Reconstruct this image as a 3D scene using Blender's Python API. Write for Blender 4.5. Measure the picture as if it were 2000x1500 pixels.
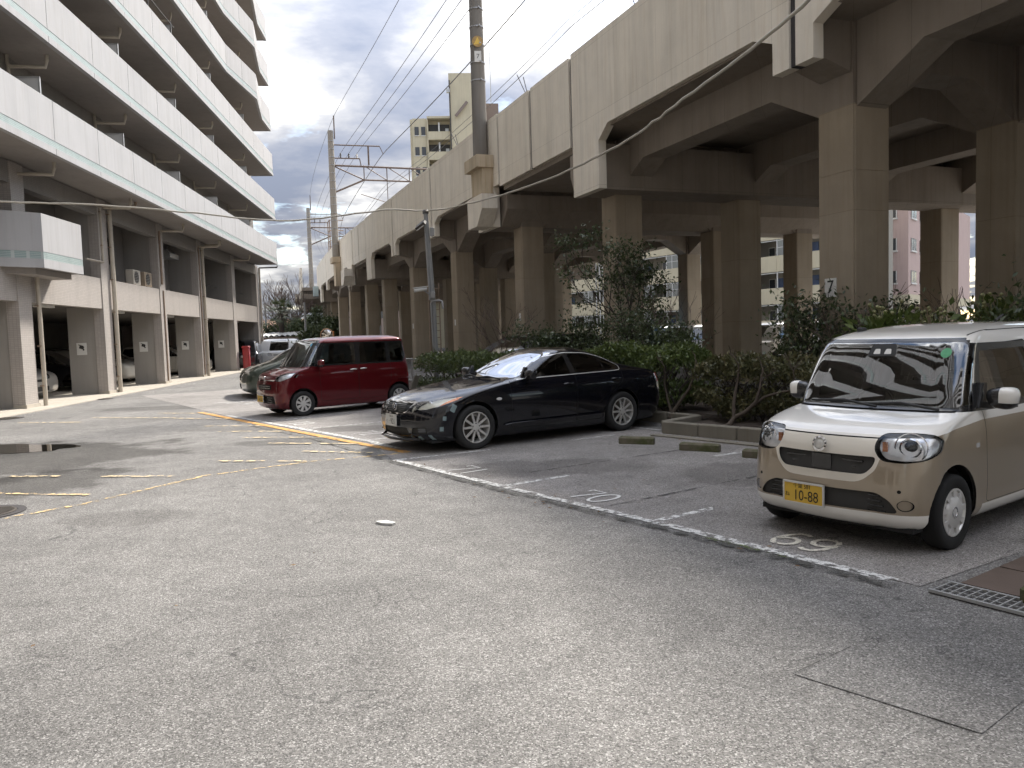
import bpy, bmesh, math, random
import numpy as np
from mathutils import Vector, Matrix, geometry
from math import radians, sin, cos, pi, atan2, hypot, sqrt
random.seed(7); rng = np.random.default_rng(7)
scene = bpy.context.scene
for ob_ in list(bpy.data.objects): bpy.data.objects.remove(ob_)
COL = scene.collection
scene.cycles.max_bounces = 6; scene.cycles.diffuse_bounces = 4; scene.cycles.glossy_bounces = 3; scene.cycles.transmission_bounces = 4; scene.cycles.transparent_max_bounces = 12
scene.cycles.use_adaptive_sampling = True; scene.cycles.adaptive_threshold = .025
scene.cycles.caustics_reflective = False; scene.cycles.caustics_refractive = False

# ------------------------------------------------------------------ camera
cam = bpy.data.cameras.new('camera'); camo = bpy.data.objects.new('camera', cam); COL.objects.link(camo)
cam.lens = 27.0; cam.sensor_width = 36.0; cam.clip_end = 3000; cam.clip_start = 0.05
_p, _r = radians(3.7), radians(1.8)
_d = Vector((0, cos(_p), -sin(_p))); _u0 = Vector((0, sin(_p), cos(_p))); _r0 = Vector((1, 0, 0))
_rt = _r0*cos(_r) - _u0*sin(_r); _up = _r0*sin(_r) + _u0*cos(_r)
camo.matrix_world = Matrix(((_rt.x, _up.x, -_d.x, 0), (_rt.y, _up.y, -_d.y, 0), (_rt.z, _up.z, -_d.z, 1.66), (0, 0, 0, 1)))
scene.camera = camo
# ------------------------------------------------------------------ light
SUN_HEAD, SUN_EL = 26.0, 44.0          # heading clockwise from +Y, elevation (degrees)
scene.view_settings.view_transform = 'Standard'; scene.view_settings.look = 'None'
scene.view_settings.exposure = 2.25; scene.view_settings.gamma = 1.0
try: scene.view_settings.use_curve_mapping = False
except Exception: pass
sl = bpy.data.lights.new('sun', 'SUN'); sl.energy = 1.7; sl.angle = radians(6.0); sl.color = (1.0, .95, .87)
so = bpy.data.objects.new('sun', sl); COL.objects.link(so)
_to = Vector((sin(radians(SUN_HEAD))*cos(radians(SUN_EL)), cos(radians(SUN_HEAD))*cos(radians(SUN_EL)), sin(radians(SUN_EL))))
so.rotation_euler = _to.to_track_quat('Z', 'Y').to_euler(); so.location = (0, 0, 60)

world = bpy.data.worlds.new('World'); scene.world = world; world.use_nodes = True
def build_world():
    nt = world.node_tree; N = nt.nodes; L = nt.links
    N.clear()
    out = N.new('ShaderNodeOutputWorld'); bg = N.new('ShaderNodeBackground'); bg.inputs['Strength'].default_value = 0.1
    L.new(bg.outputs[0], out.inputs[0])
    sky = N.new('ShaderNodeTexSky'); sky.sky_type = 'NISHITA'; sky.sun_disc = False
    sky.sun_elevation = radians(SUN_EL); sky.sun_rotation = radians(SUN_HEAD); sky.air_density = 1.2; sky.dust_density = 1.0
    tc = N.new('ShaderNodeTexCoord')
    sep = N.new('ShaderNodeSeparateXYZ'); L.new(tc.outputs['Generated'], sep.inputs[0])
    def mth(op, a, b=None, c=None, clamp=False):
        n = N.new('ShaderNodeMath'); n.operation = op; n.use_clamp = clamp
        for i, v in enumerate((a, b, c)):
            if v is None: continue
            if isinstance(v, (int, float)): n.inputs[i].default_value = v
            else: L.new(v, n.inputs[i])
        return n.outputs[0]
    zz = mth('ADD', mth('MAXIMUM', sep.outputs['Z'], 0.0), 0.16)
    cx = mth('DIVIDE', sep.outputs['X'], zz); cy = mth('DIVIDE', sep.outputs['Y'], zz)
    comb = N.new('ShaderNodeCombineXYZ'); L.new(cx, comb.inputs[0]); L.new(cy, comb.inputs[1]); comb.inputs[2].default_value = 1.3
    def noise(scale, detail, rough, offs, dist=0.0):
        m = N.new('ShaderNodeMapping'); m.inputs['Location'].default_value = offs; L.new(comb.outputs[0], m.inputs[0])
        n = N.new('ShaderNodeTexNoise'); n.inputs['Scale'].default_value = scale; n.inputs['Detail'].default_value = detail
        n.inputs['Roughness'].default_value = rough; n.inputs['Distortion'].default_value = dist
        L.new(m.outputs[0], n.inputs['Vector']); return n.outputs['Fac']
    def ramp(f, stops):
        r = N.new('ShaderNodeValToRGB'); L.new(f, r.inputs[0]); e = r.color_ramp.elements
        while len(e) < len(stops): e.new(0.5)
        for k, (p, c) in enumerate(stops): e[k].position = p; e[k].color = (*c, 1)
        return r.outputs[0]
    cover = ramp(noise(1.7, 6, .56, (1.9, 3.1, 0), .15), [(.40, (0, 0, 0)), (.48, (1, 1, 1))])
    shade = ramp(noise(1.55, 7, .57, (4.6, 2.2, 2), .12), [(.38, (.98, 1.11, 1.44)), (.46, (1.35, 1.44, 1.70)), (.53, (2.0, 2.03, 2.14)), (.62, (3.9, 3.86, 3.78))])
    mix = N.new('ShaderNodeMix'); mix.data_type = 'RGBA'
    # thin cloud glows around the sun (forward scattering)
    vm = N.new('ShaderNodeVectorMath'); vm.operation = 'DOT_PRODUCT'; L.new(tc.outputs['Generated'], vm.inputs[0]); vm.inputs[1].default_value = _to
    glow = mth('ADD', mth('MULTIPLY', mth('POWER', mth('MAXIMUM', vm.outputs['Value'], 0.0), 8.0), .35), 1.0)
    # an overcast sky is about three times brighter overhead than at the horizon (CIE overcast distribution)
    glow = mth('MULTIPLY', glow, mth('MULTIPLY', mth('ADD', mth('MULTIPLY', mth('MAXIMUM', sep.outputs['Z'], 0.0), 5.5), 1.0), .37))
    sc_ = N.new('ShaderNodeVectorMath'); sc_.operation = 'SCALE'; L.new(shade, sc_.inputs[0]); L.new(glow, sc_.inputs['Scale'])
    blue = N.new('ShaderNodeVectorMath'); blue.operation = 'SCALE'; L.new(sky.outputs[0], blue.inputs[0]); blue.inputs['Scale'].default_value = .62
    L.new(cover, mix.inputs['Factor']); L.new(blue.outputs[0], mix.inputs[6]); L.new(sc_.outputs[0], mix.inputs[7])
    L.new(mix.outputs[2], bg.inputs['Color'])
build_world()

# ------------------------------------------------------------------ helpers: scene graph
def tag(o, label=None, cat=None, group=None, kind=None):
    if label: o['label'] = label
    if cat: o['category'] = cat
    if group: o['group'] = group
    if kind: o['kind'] = kind
    return o
def empty(name, loc=(0, 0, 0), rz=0.0, parent=None):
    o = bpy.data.objects.new(name, None); COL.objects.link(o)
    o.location = loc; o.rotation_euler = (0, 0, rz); o.empty_display_size = .2
    if parent: o.parent = parent
    return o
def link(name, me, parent=None, mat=None):
    o = bpy.data.objects.new(name, me); COL.objects.link(o)
    if parent: o.parent = parent
    if mat is not None and not me.materials: me.materials.append(mat)
    return o
def copy_tree(o, parent=None):
    c = o.copy(); COL.objects.link(c); c.parent = parent
    for ch in list(o.children): copy_tree(ch, c)
    return c
class MB:
    """collects shapes, then becomes one mesh object"""
    def __init__(s): s.v = []; s.f = []; s.m = []; s.mi = 0
    def add(s, vs, fs):
        b = len(s.v); s.v += [tuple(p) for p in vs]; s.f += [tuple(i+b for i in f) for f in fs]; s.m += [s.mi]*len(fs); return s
    def box(s, c, size, rz=0.0, rx=0.0, ry=0.0):
        hx, hy, hz = size[0]/2, size[1]/2, size[2]/2
        R = Matrix.Rotation(rz, 3, 'Z') @ Matrix.Rotation(ry, 3, 'Y') @ Matrix.Rotation(rx, 3, 'X')
        P = [Vector(c) + R @ Vector((x*hx, y*hy, z*hz)) for x, y, z in ((-1,-1,-1),(1,-1,-1),(1,1,-1),(-1,1,-1),(-1,-1,1),(1,-1,1),(1,1,1),(-1,1,1))]
        return s.add(P, [(0,3,2,1),(4,5,6,7),(0,1,5,4),(1,2,6,5),(2,3,7,6),(3,0,4,7)])
    def bx(s, x0, x1, y0, y1, z0, z1): return s.box(((x0+x1)/2, (y0+y1)/2, (z0+z1)/2), (abs(x1-x0), abs(y1-y0), abs(z1-z0)))
    def rbox(s, c, size, b, rz=0.0):
        """box with chamfered vertical and top edges"""
        hx, hy, hz = size[0]/2, size[1]/2, size[2]/2; R = Matrix.Rotation(rz, 3, 'Z')
        def ring(i, z): return [Vector(c)+R@Vector((x, y, z)) for x, y in ((-hx+i,-hy),(hx-i,-hy),(hx,-hy+i),(hx,hy-i),(hx-i,hy),(-hx+i,hy),(-hx,hy-i),(-hx,-hy+i))]
        def ins(z, k): return [Vector(c)+R@Vector((x*(hx-k)/hx, y*(hy-k)/hy, z)) for x, y in ((-hx+b,-hy),(hx-b,-hy),(hx,-hy+b),(hx,hy-b),(hx-b,hy),(-hx+b,hy),(-hx,hy-b),(-hx,-hy+b))]
        P = ring(b, -hz) + ring(b, hz-b) + ins(hz, b)
        F = [tuple(range(7, -1, -1)), tuple(range(16, 24))]
        for k in range(8):
            n = (k+1) % 8; F += [(k, n, n+8, k+8), (k+8, n+8, n+16, k+16)]
        return s.add(P, F)
    def prism(s, poly, a0, a1, axis='y'):
        """extrude a 2D polygon: axis 'y': poly in (x,z); 'x': poly in (y,z); 'z': poly in (x,y)"""
        def m(p, a): return {'y': (p[0], a, p[1]), 'x': (a, p[0], p[1]), 'z': (p[0], p[1], a)}[axis]
        n = len(poly); P = [m(p, a0) for p in poly] + [m(p, a1) for p in poly]
        area = sum(poly[i][0]*poly[(i+1) % n][1]-poly[(i+1) % n][0]*poly[i][1] for i in range(n))
        flip = (area > 0) ^ (a1 > a0) ^ (axis == 'y')
        F = [tuple(range(n))[::-1], tuple(range(n, 2*n))] + [(i, (i+1) % n, (i+1) % n+n, i+n) for i in range(n)]
        if flip: F = [f[::-1] for f in F]
        return s.add(P, F)
    def tube(s, path, r, n=8, cap=True):
        path = [Vector(p) for p in path]; rs = r if isinstance(r, (list, tuple)) else [r]*len(path)
        P = []; ref = None
        for i, p in enumerate(path):
            t = (path[min(i+1, len(path)-1)] - path[max(i-1, 0)]).normalized()
            if ref is None: ref = Vector((0, 0, 1)) if abs(t.z) < .9 else Vector((1, 0, 0))
            a = (ref - t*ref.dot(t)).normalized(); b = t.cross(a); ref = a
            P += [p + (a*cos(2*pi*k/n) + b*sin(2*pi*k/n))*rs[i] for k in range(n)]
        F = []
        for i in range(len(path)-1):
            for k in range(n):
                q = (k+1) % n; F.append((i*n+k, i*n+q, (i+1)*n+q, (i+1)*n+k))
        if cap: F += [tuple(range(n))[::-1], tuple((len(path)-1)*n+k for k in range(n))]
        return s.add(P, F)
    def lathe(s, prof, n=24, c=(0, 0, 0), axis='z'):
        """prof: (radius, height) points"""
        P = []
        for r, h in prof:
            for k in range(n):
                a = 2*pi*k/n; x, y = r*cos(a), r*sin(a)
                q = {'z': (x, y, h), 'y': (x, h, y), 'x': (h, x, y)}[axis]; P.append(Vector(c)+Vector(q))
        F = []
        for i in range(len(prof)-1):
            for k in range(n):
                q = (k+1) % n; f = (i*n+k, i*n+q, (i+1)*n+q, (i+1)*n+k); F.append(f if axis != 'y' else f[::-1])
        return s.add(P, F)
    def quad(s, a, b, c, d): return s.add([a, b, c, d], [(0, 1, 2, 3)])
    def poly(s, pts): return s.add(pts, [tuple(range(len(pts)))])
    def mesh(s, name, mats, smooth=False, fix=False):
        me = bpy.data.meshes.new(name); me.from_pydata(s.v, [], s.f)
        for m in (mats if isinstance(mats, (list, tuple)) else [mats]): me.materials.append(m)
        if any(s.m): me.polygons.foreach_set('material_index', s.m)
        if fix:
            bm = bmesh.new(); bm.from_mesh(me); bmesh.ops.recalc_face_normals(bm, faces=bm.faces); bm.to_mesh(me); bm.free()
        if smooth:
            me.polygons.foreach_set('use_smooth', [True]*len(me.polygons))
            if smooth is not True: me.set_sharp_from_angle(angle=radians(smooth))
        me.update(); return me
    def build(s, name, mats, parent=None, smooth=False, fix=False, fn=None):
        if fn: s.v = [fn(*p) for p in s.v]
        return link(name, s.mesh(name, mats, smooth, fix), parent)
_txt = {}
def text_mesh(body, size, extrude=0.0):
    cu = bpy.data.curves.new('text', 'FONT'); cu.body = body; cu.size = size; cu.extrude = extrude; cu.resolution_u = 3
    cu.align_x = 'CENTER'; cu.align_y = 'CENTER'
    o = bpy.data.objects.new('text', cu); COL.objects.link(o)
    me = bpy.data.meshes.new_from_object(o.evaluated_get(bpy.context.evaluated_depsgraph_get()))
    bpy.data.objects.remove(o); bpy.data.curves.remove(cu); return me

# ------------------------------------------------------------------ helpers: materials
class NT:
    def __init__(s, name):
        s.mat = bpy.data.materials.new(name); s.mat.use_nodes = True; s.nt = s.mat.node_tree
        s.N = s.nt.nodes; s.L = s.nt.links; s.b = s.N['Principled BSDF']; s.out = s.N['Material Output']
        s.tc = s.N.new('ShaderNodeTexCoord')
    def set(s, inp, v):
        i = s.b.inputs[inp]
        if hasattr(v, 'is_linked') or hasattr(v, 'links'): s.L.new(v, i)
        else: i.default_value = v if not (isinstance(v, tuple) and len(v) == 3) else (*v, 1)
        return s
    def mapped(s, scale=(1, 1, 1), loc=(0, 0, 0), rot=(0, 0, 0)):
        m = s.N.new('ShaderNodeMapping'); m.inputs['Scale'].default_value = scale; m.inputs['Location'].default_value = loc; m.inputs['Rotation'].default_value = rot
        s.L.new(s.tc.outputs['Object'], m.inputs[0]); return m.outputs[0]
    def noise(s, scale, detail=4, rough=.5, vec=None, dist=0):
        n = s.N.new('ShaderNodeTexNoise'); n.inputs['Scale'].default_value = scale; n.inputs['Detail'].default_value = detail
        n.inputs['Roughness'].default_value = rough; n.inputs['Distortion'].default_value = dist
        s.L.new(vec if vec is not None else s.tc.outputs['Object'], n.inputs['Vector']); return n.outputs['Fac']
    def voro(s, scale, feature='F1', vec=None, out='Distance', rand=1):
        n = s.N.new('ShaderNodeTexVoronoi'); n.feature = feature; n.inputs['Scale'].default_value = scale; n.inputs['Randomness'].default_value = rand
        s.L.new(vec if vec is not None else s.tc.outputs['Object'], n.inputs['Vector']); return n.outputs[out]
    def ramp(s, f, stops, interp='LINEAR'):
        r = s.N.new('ShaderNodeValToRGB'); s.L.new(f, r.inputs[0]); e = r.color_ramp.elements; r.color_ramp.interpolation = interp
        while len(e) < len(stops): e.new(.5)
        for k, (p, c) in enumerate(stops):
            e[k].position = p; e[k].color = (*c, 1) if isinstance(c, tuple) else (c, c, c, 1)
        return r.outputs[0]
    def mix(s, f, a, b, mode='MIX'):
        m = s.N.new('ShaderNodeMix'); m.data_type = 'RGBA'; m.blend_type = mode
        for i, v in ((0, f), (6, a), (7, b)):
            if isinstance(v, (int, float)): m.inputs[i].default_value = v if i == 0 else (v, v, v, 1)
            elif isinstance(v, tuple): m.inputs[i].default_value = (*v[:3], 1)
            else: s.L.new(v, m.inputs[i])
        return m.outputs[2]
    def math(s, op, a, b=0.0, clamp=False):
        n = s.N.new('ShaderNodeMath'); n.operation = op; n.use_clamp = clamp
        for i, v in enumerate((a, b)):
            if isinstance(v, (int, float)): n.inputs[i].default_value = v
            else: s.L.new(v, n.inputs[i])
        return n.outputs[0]
    def bump(s, h, strength=.3, dist=.01):
        n = s.N.new('ShaderNodeBump'); n.inputs['Strength'].default_value = strength; n.inputs['Distance'].default_value = dist
        s.L.new(h, n.inputs['Height']); s.L.new(n.outputs[0], s.b.inputs['Normal']); return s
    def alpha(s, f):
        t = s.N.new('ShaderNodeBsdfTransparent'); m = s.N.new('ShaderNodeMixShader'); s.L.new(f, m.inputs[0])
        s.L.new(t.outputs[0], m.inputs[1]); s.L.new(s.b.outputs[0], m.inputs[2]); s.L.new(m.outputs[0], s.out.inputs[0]); return s
def mul(c, k): return tuple(min(1, x*k) for x in c)
def simple(name, col, rough=.6, metal=0.0, var=.12, vs=3.0, bump=0.0, bs=60, coat=0.0, spec=.5, streak=0.0):
    t = NT(name)
    if var:
        c = t.mix(t.noise(vs, 5, .6), mul(col, 1-var), mul(col, 1+var))
        if streak:
            f = t.ramp(t.noise(1.0, 6, .6, t.mapped((5, 5, .35))), [(.42, 0.0), (.68, 1.0)])
            c = t.mix(t.math('MULTIPLY', f, streak), c, mul(col, .35))
        t.set('Base Color', c)
    else: t.set('Base Color', col)
    t.set('Roughness', rough).set('Metallic', metal).set('Specular IOR Level', spec)
    if coat: t.set('Coat Weight', coat).set('Coat Roughness', .04)
    if bump: t.bump(t.noise(bs, 4, .6), bump, .01)
    return t.mat
def glassy(name, tint, trans=True, ior=1.5, rough=.0, gain=1.7):
    """thin pane: tinted see-through with fresnel reflection"""
    t = NT(name); N, L = t.N, t.L
    fr = N.new('ShaderNodeFresnel'); fr.inputs[0].default_value = ior
    tr = N.new('ShaderNodeBsdfTransparent'); tr.inputs[0].default_value = (*tint, 1)
    gl = N.new('ShaderNodeBsdfGlossy'); gl.inputs['Roughness'].default_value = rough; gl.inputs['Color'].default_value = (.95, .97, 1, 1)
    fa = t.math('MULTIPLY', fr.outputs[0], gain, True)
    m = N.new('ShaderNodeMixShader'); L.new(fa, m.inputs[0]); L.new(tr.outputs[0], m.inputs[1]); L.new(gl.outputs[0], m.inputs[2])
    L.new(m.outputs[0], t.out.inputs[0]); return t.mat
def paint(name, col, flake=.0, rough=.28):
    t = NT(name); t.set('Base Color', t.mix(t.noise(1.2, 3), mul(col, .94), mul(col, 1.05))).set('Roughness', rough).set('Metallic', flake)
    dirt = t.ramp(t.noise(9, 6, .65), [(.45, 0.0), (.8, .07)])
    t.set('Coat Weight', 1.0).set('Coat Roughness', t.math('ADD', dirt, .01)); t.set('Coat IOR', 1.5); t.set('Specular IOR Level', .25); return t.mat
def Dh(h): return Vector((sin(radians(h)), cos(radians(h)), 0))
def rz_of(h): return radians(90-h)
# ------------------------------------------------------------------ materials of the setting
def asphalt(name, lo, mid, hi, warm=0.0, stains=(), crack=True, mark=1.0):
    t = NT(name)
    cell = t.voro(140, 'F1', out='Color'); sx = t.N.new('ShaderNodeSeparateColor'); t.L.new(cell, sx.inputs[0])
    stone = t.ramp(sx.outputs[0], [(0, lo), (.35, mid), (.8, mul(mid, 1.35)), (.97, hi)])
    c = stone
    big = t.ramp(t.noise(.45, 6, .62), [(.3, .74), (.7, 1.2)]); c = t.mix(1.0, c, big, 'MULTIPLY')
    med = t.ramp(t.noise(3.3, 5, .65), [(.32, .86), (.68, 1.1)]); c = t.mix(1.0, c, med, 'MULTIPLY')
    for (cx, cy, rx, ry, k, rough) in stains:
        mp = t.mapped((1/rx, 1/ry, 0.0), (-cx/rx, -cy/ry, 0)); ln = t.N.new('ShaderNodeVectorMath'); ln.operation = 'LENGTH'; t.L.new(mp, ln.inputs[0])
        dist = t.math('ADD', ln.outputs['Value'], t.math('MULTIPLY', t.math('SUBTRACT', t.noise(1.3, 5, .6), .5), 1.5))
        f = t.ramp(dist, [(.72, 1.0), (rough, 0.0)])
        c = t.mix(t.math('MULTIPLY', f, k), c, t.mix(1.0, c, (.42, .41, .40), 'MULTIPLY'))
    if crack:
        wv = t.mapped((1, 1, 0)); dn = t.N.new('ShaderNodeTexNoise'); dn.inputs['Scale'].default_value = 2.6; dn.inputs['Detail'].default_value = 5; t.L.new(wv, dn.inputs['Vector'])
        ad = t.N.new('ShaderNodeVectorMath'); ad.operation = 'MULTIPLY_ADD'; t.L.new(dn.outputs['Color'], ad.inputs[0]); ad.inputs[1].default_value = (.9, .9, 0); t.L.new(wv, ad.inputs[2])
        e = t.voro(.85, 'DISTANCE_TO_EDGE', ad.outputs[0])
        line = t.ramp(e, [(.0, 1.0), (.0065, 0.0)]); msk = t.ramp(t.noise(.8, 3, .5), [(.43, 0.0), (.54, 1.0)])
        cr = t.math('MULTIPLY', line, msk); c = t.mix(t.math('MULTIPLY', cr, .6), c, (.03, .03, .03))
    t.set('Base Color', c).set('Roughness', .86).set('Specular IOR Level', .35)
    h = t.noise(110, 3, .7)
    t.bump(h, .8, .012); return t.mat
STAINS = ((-7.6, 11.6, 2.6, 2.3, .95, .95), (-5.9, 9.5, 1.1, 1.1, .8, .95), (-3.9, 7.35, .7, .4, .35, 1.5), (-9.2, 20.3, 2.3, .8, .6, 1.1), (-3.6, 12.6, 1.1, .5, .6, 1.1), (-5.0, 14.8, 1.6, .5, .45, 1.1))
M = {}
M['asphalt'] = asphalt('asphalt', (.080, .076, .072), (.168, .161, .152), (.40, .385, .366), stains=STAINS)
M['asphalt2'] = asphalt('stall_asphalt', (.12, .11, .103), (.245, .228, .214), (.46, .44, .415), stains=((.4, 9.4, 1.5, .7, .5, 1.2), (2.6, 8.6, .8, .8, .5, 1.2), (-2.6, 14.2, 1.5, .6, .6, 1.1)))
M['asphalt3'] = asphalt('patch_asphalt', (.075, .072, .069), (.160, .154, .147), (.38, .365, .35), crack=False)
def worn(name, col, lo, hi, sc=14):
    t = NT(name); t.set('Base Color', t.mix(t.noise(30, 4, .6), mul(col, .75), mul(col, 1.05))).set('Roughness', .8)
    a = t.math('MULTIPLY', t.ramp(t.noise(sc, 7, .68), [(lo, 0.0), (hi, 1.0)]), t.ramp(t.noise(90, 2, .6), [(.35, .5), (.5, 1.0)]))
    return t.alpha(a).mat
M['white_line'] = worn('worn_white_paint', (.74, .73, .70), .42, .52)
M['yellow_line'] = worn('worn_yellow_paint', (.74, .54, .27), .48, .56, 9)
M['orange_line'] = worn('worn_orange_paint', (.68, .36, .10), .38, .46, 9)
M['thin_yellow'] = worn('faded_yellow_paint', (.74, .58, .34), .46, .53, 8)
M['number_paint'] = worn('number_paint', (.74, .70, .60), .33, .44, 18)
M['number_white'] = worn('white_number_paint', (.78, .77, .74), .30, .40, 18)
M['seam'] = worn('dark_seam_dirt', (.06, .058, .05), .42, .60, 7)
M['moss'] = worn('seam_moss', (.09, .12, .03), .50, .60, 16)
def concrete(name, col, streak=.3, var=.16, bump=.25, form=0):
    t = NT(name)
    c = t.mix(t.noise(1.1, 7, .62), mul(col, 1-var), mul(col, 1+var))
    f = t.ramp(t.noise(1.0, 7, .62, t.mapped((3.2, 3.2, .22))), [(.45, 0.0), (.72, 1.0)]); c = t.mix(t.math('MULTIPLY', f, streak), c, mul(col, .42))
    f2 = t.ramp(t.noise(1.0, 7, .6, t.mapped((9, 9, .5), (3, 1, 0))), [(.52, 0.0), (.70, 1.0)]); c = t.mix(t.math('MULTIPLY', f2, streak*.8), c, (col[0]*.62, col[1]*.50, col[2]*.36))
    if form:
        sp = t.N.new('ShaderNodeSeparateXYZ'); t.L.new(t.tc.outputs['Object'], sp.inputs[0]); cb = t.N.new('ShaderNodeCombineXYZ')
        t.L.new(t.math('ADD', sp.outputs[0], sp.outputs[1]), cb.inputs[0]); t.L.new(sp.outputs[2], cb.inputs[1])
        b = t.N.new('ShaderNodeTexBrick'); t.L.new(cb.outputs[0], b.inputs['Vector']); b.offset = 0; b.inputs['Scale'].default_value = 1
        b.inputs['Brick Width'].default_value = form; b.inputs['Row Height'].default_value = 1.83; b.inputs['Mortar Size'].default_value = .006; b.inputs['Mortar Smooth'].default_value = .4
        b.inputs['Color1'].default_value = (1, 1, 1, 1); b.inputs['Color2'].default_value = (.93, .92, .90, 1); b.inputs['Mortar'].default_value = (.66, .64, .62, 1)
        c = t.mix(.85, c, b.outputs['Color'], 'MULTIPLY')
    pores = t.ramp(t.voro(55), [(.0, .5), (.12, 1.0)]); c = t.mix(.6, c, pores, 'MULTIPLY')
    t.set('Base Color', c).set('Roughness', .88).set('Specular IOR Level', .3)
    t.bump(t.math('ADD', t.noise(14, 6, .6), t.math('MULTIPLY', pores, .4)), bump, .012); return t.mat
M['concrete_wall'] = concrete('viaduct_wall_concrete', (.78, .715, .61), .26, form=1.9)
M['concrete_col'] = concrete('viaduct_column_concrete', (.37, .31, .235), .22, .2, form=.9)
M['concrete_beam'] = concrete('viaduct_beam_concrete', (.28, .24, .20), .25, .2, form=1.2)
M['concrete_rust'] = concrete('stained_pedestal_concrete', (.52, .43, .31), .7)
M['concrete_pale'] = concrete('pale_concrete', (.55, .53, .49), .2)
M['kerb'] = concrete('mossy_kerb_concrete', (.23, .21, .17), .3, .25)
M['dark_joint'] = simple('joint_rubber', (.05, .045, .045), .9, var=.3)
M['soil'] = simple('bed_soil', (.06, .045, .035), .95, var=.5, vs=12, bump=.8, bs=30)
def mossy(name, col, moss, lo=.5, hi=.6):
    t = NT(name); c = t.mix(t.noise(6, 6, .6), mul(col, .75), mul(col, 1.2))
    c = t.mix(t.ramp(t.noise(5, 6, .6, t.mapped((1, 1, 1), (4, 0, 0))), [(lo, 0.0), (hi, 1.0)]), c, moss)
    t.set('Base Color', c).set('Roughness', .92); t.bump(t.noise(40, 6, .6), .5, .01); return t.mat
M['wheel_stop'] = mossy('mossy_wheel_stop', (.16, .14, .10), (.075, .085, .03), .42, .62)
def water():
    t = NT('puddle_water'); t.set('Base Color', (.022, .02, .017)).set('Roughness', .015).set('Specular IOR Level', .9); t.set('IOR', 1.4)
    t.bump(t.noise(2.0, 3), .02, .01); return t.mat
M['water'] = water()
M['iron'] = simple('cast_iron', (.13, .115, .10), .6, .5, .3, 20, .3, 80)
M['galv'] = simple('galvanised_steel', (.50, .50, .49), .45, .7, .15, 12)
M['rust_steel'] = simple('brown_steel_plate', (.13, .095, .075), .7, .3, .25, 5, .2, 90)
# ------------------------------------------------------------------ ground
def struct(o): o['kind'] = 'structure'; return o
g = MB(); Rg = 1500
g.add([(-Rg, -Rg, 0), (Rg, -Rg, 0), (Rg, Rg, 0), (-Rg, Rg, 0)], [(0, 1, 2, 3)])
struct(g.build('ground', M['asphalt']))
def sheet(name, pts, z, mat):
    m = MB(); m.poly([(x, y, z) for x, y in pts]); o = m.build(name, mat); return struct(o)
# stall surface follows the row of bays
row = [(-12.4, 25.6), (-6.62, 17.62), (-2.4, 12.46), (-1.62, 10.31), (-.14, 8.3), (1.18, 6.55), (2.52, 4.72)]
back = [(5.6, 6.6), (3.75, 10.65), (2.45, 12.15), (1.1, 15.9), (-2.7, 20.9), (-8.4, 28.2)]
def tri_sheet(name, pts, z, mat):
    bm = bmesh.new(); vs = [bm.verts.new((x, y, z)) for x, y in pts]; f = bm.faces.new(vs); bmesh.ops.triangulate(bm, faces=[f]); bmesh.ops.recalc_face_normals(bm, faces=bm.faces)
    for f in bm.faces:
        if f.normal.z < 0: f.normal_flip()
    me = bpy.data.meshes.new(name); bm.to_mesh(me); bm.free(); return struct(link(name, me, None, mat))
tri_sheet('parking_area', row + back, .004, M['asphalt2'])
sheet('asphalt_patch', [(1.30, 3.56), (1.84, 2.98), (2.30, 3.33), (1.76, 3.89)], .004, M['asphalt3'])
for nm, pts in (('pavement_crack', [(1.292, 3.56), (1.297, 3.555), (1.765, 3.888), (1.762, 3.895)]), ('pavement_crack', [(1.293, 3.56), (1.828, 2.98), (1.835, 2.983), (1.30, 3.563)]), ('pavement_crack', [(1.762, 3.892), (1.764, 3.887), (2.30, 3.328), (2.303, 3.331)])):
    sheet(nm, pts, .008, M['seam'])
# puddle: irregular sheet of water
cp = Vector((-8.55, 12.85)); pts = []
for k in range(40):
    a = 2*pi*k/40; rr = 1 + .10*sin(3*a+1) + .07*sin(5*a) + .05*sin(9*a+2)
    pts.append((cp.x + 1.12*rr*cos(a)*1.0 - .35*sin(a)*rr, cp.y + .62*rr*sin(a)))
o = sheet('puddle', pts, .006, M['water'])
def line(name, pts, w, z, mat):
    m = MB(); P = [Vector((x, y, 0)) for x, y in pts]; L = []; R = []
    for i, p in enumerate(P):
        t = (P[min(i+1, len(P)-1)]-P[max(i-1, 0)]).normalized(); n = Vector((-t.y, t.x, 0))*w/2
        L.append((p.x+n.x, p.y+n.y, z)); R.append((p.x-n.x, p.y-n.y, z))
    m.add(R+L, [(i, i+1, len(P)+i+1, len(P)+i) for i in range(len(P)-1)])
    o = m.build(name, mat); return struct(o)
WL = .085
line('parking_line', [(-1.62, 10.36), (-.14, 8.3)], .10, .008, M['white_line'])
line('parking_line', [(-.10, 8.25), (1.18, 6.55)], .09, .008, M['white_line'])
line('parking_line', [(1.2, 6.53), (2.42, 4.83)], .10, .008, M['white_line'])
line('parking_line', [(-6.57, 17.57), (-2.4, 12.46), (-1.75, 11.45)], .12, .008, M['white_line'])
line('parking_line', [(-7.9, 21.05), (-7.2, 22.2)], .1, .008, M['white_line'])
for a, b in (((-.10, 8.33), (.62, 8.82)), ((-1.58, 10.36), (-.35, 11.02)), ((1.22, 6.58), (1.82, 6.98)), ((2.60, 9.86), (3.05, 10.12)), ((-2.4, 12.5), (-1.5, 13.05)), ((-3.9, 14.35), (-2.3, 15.4)), ((.9, 11.75), (1.62, 12.2)), ((-5.2, 15.95), (-4.1, 16.75)), ((-8.3, 21.3), (-6.3, 23.0)), ((2.0, 13.2), (2.42, 12.6))):
    line('parking_line', [a, b], .08, .008, M['white_line'])
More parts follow.
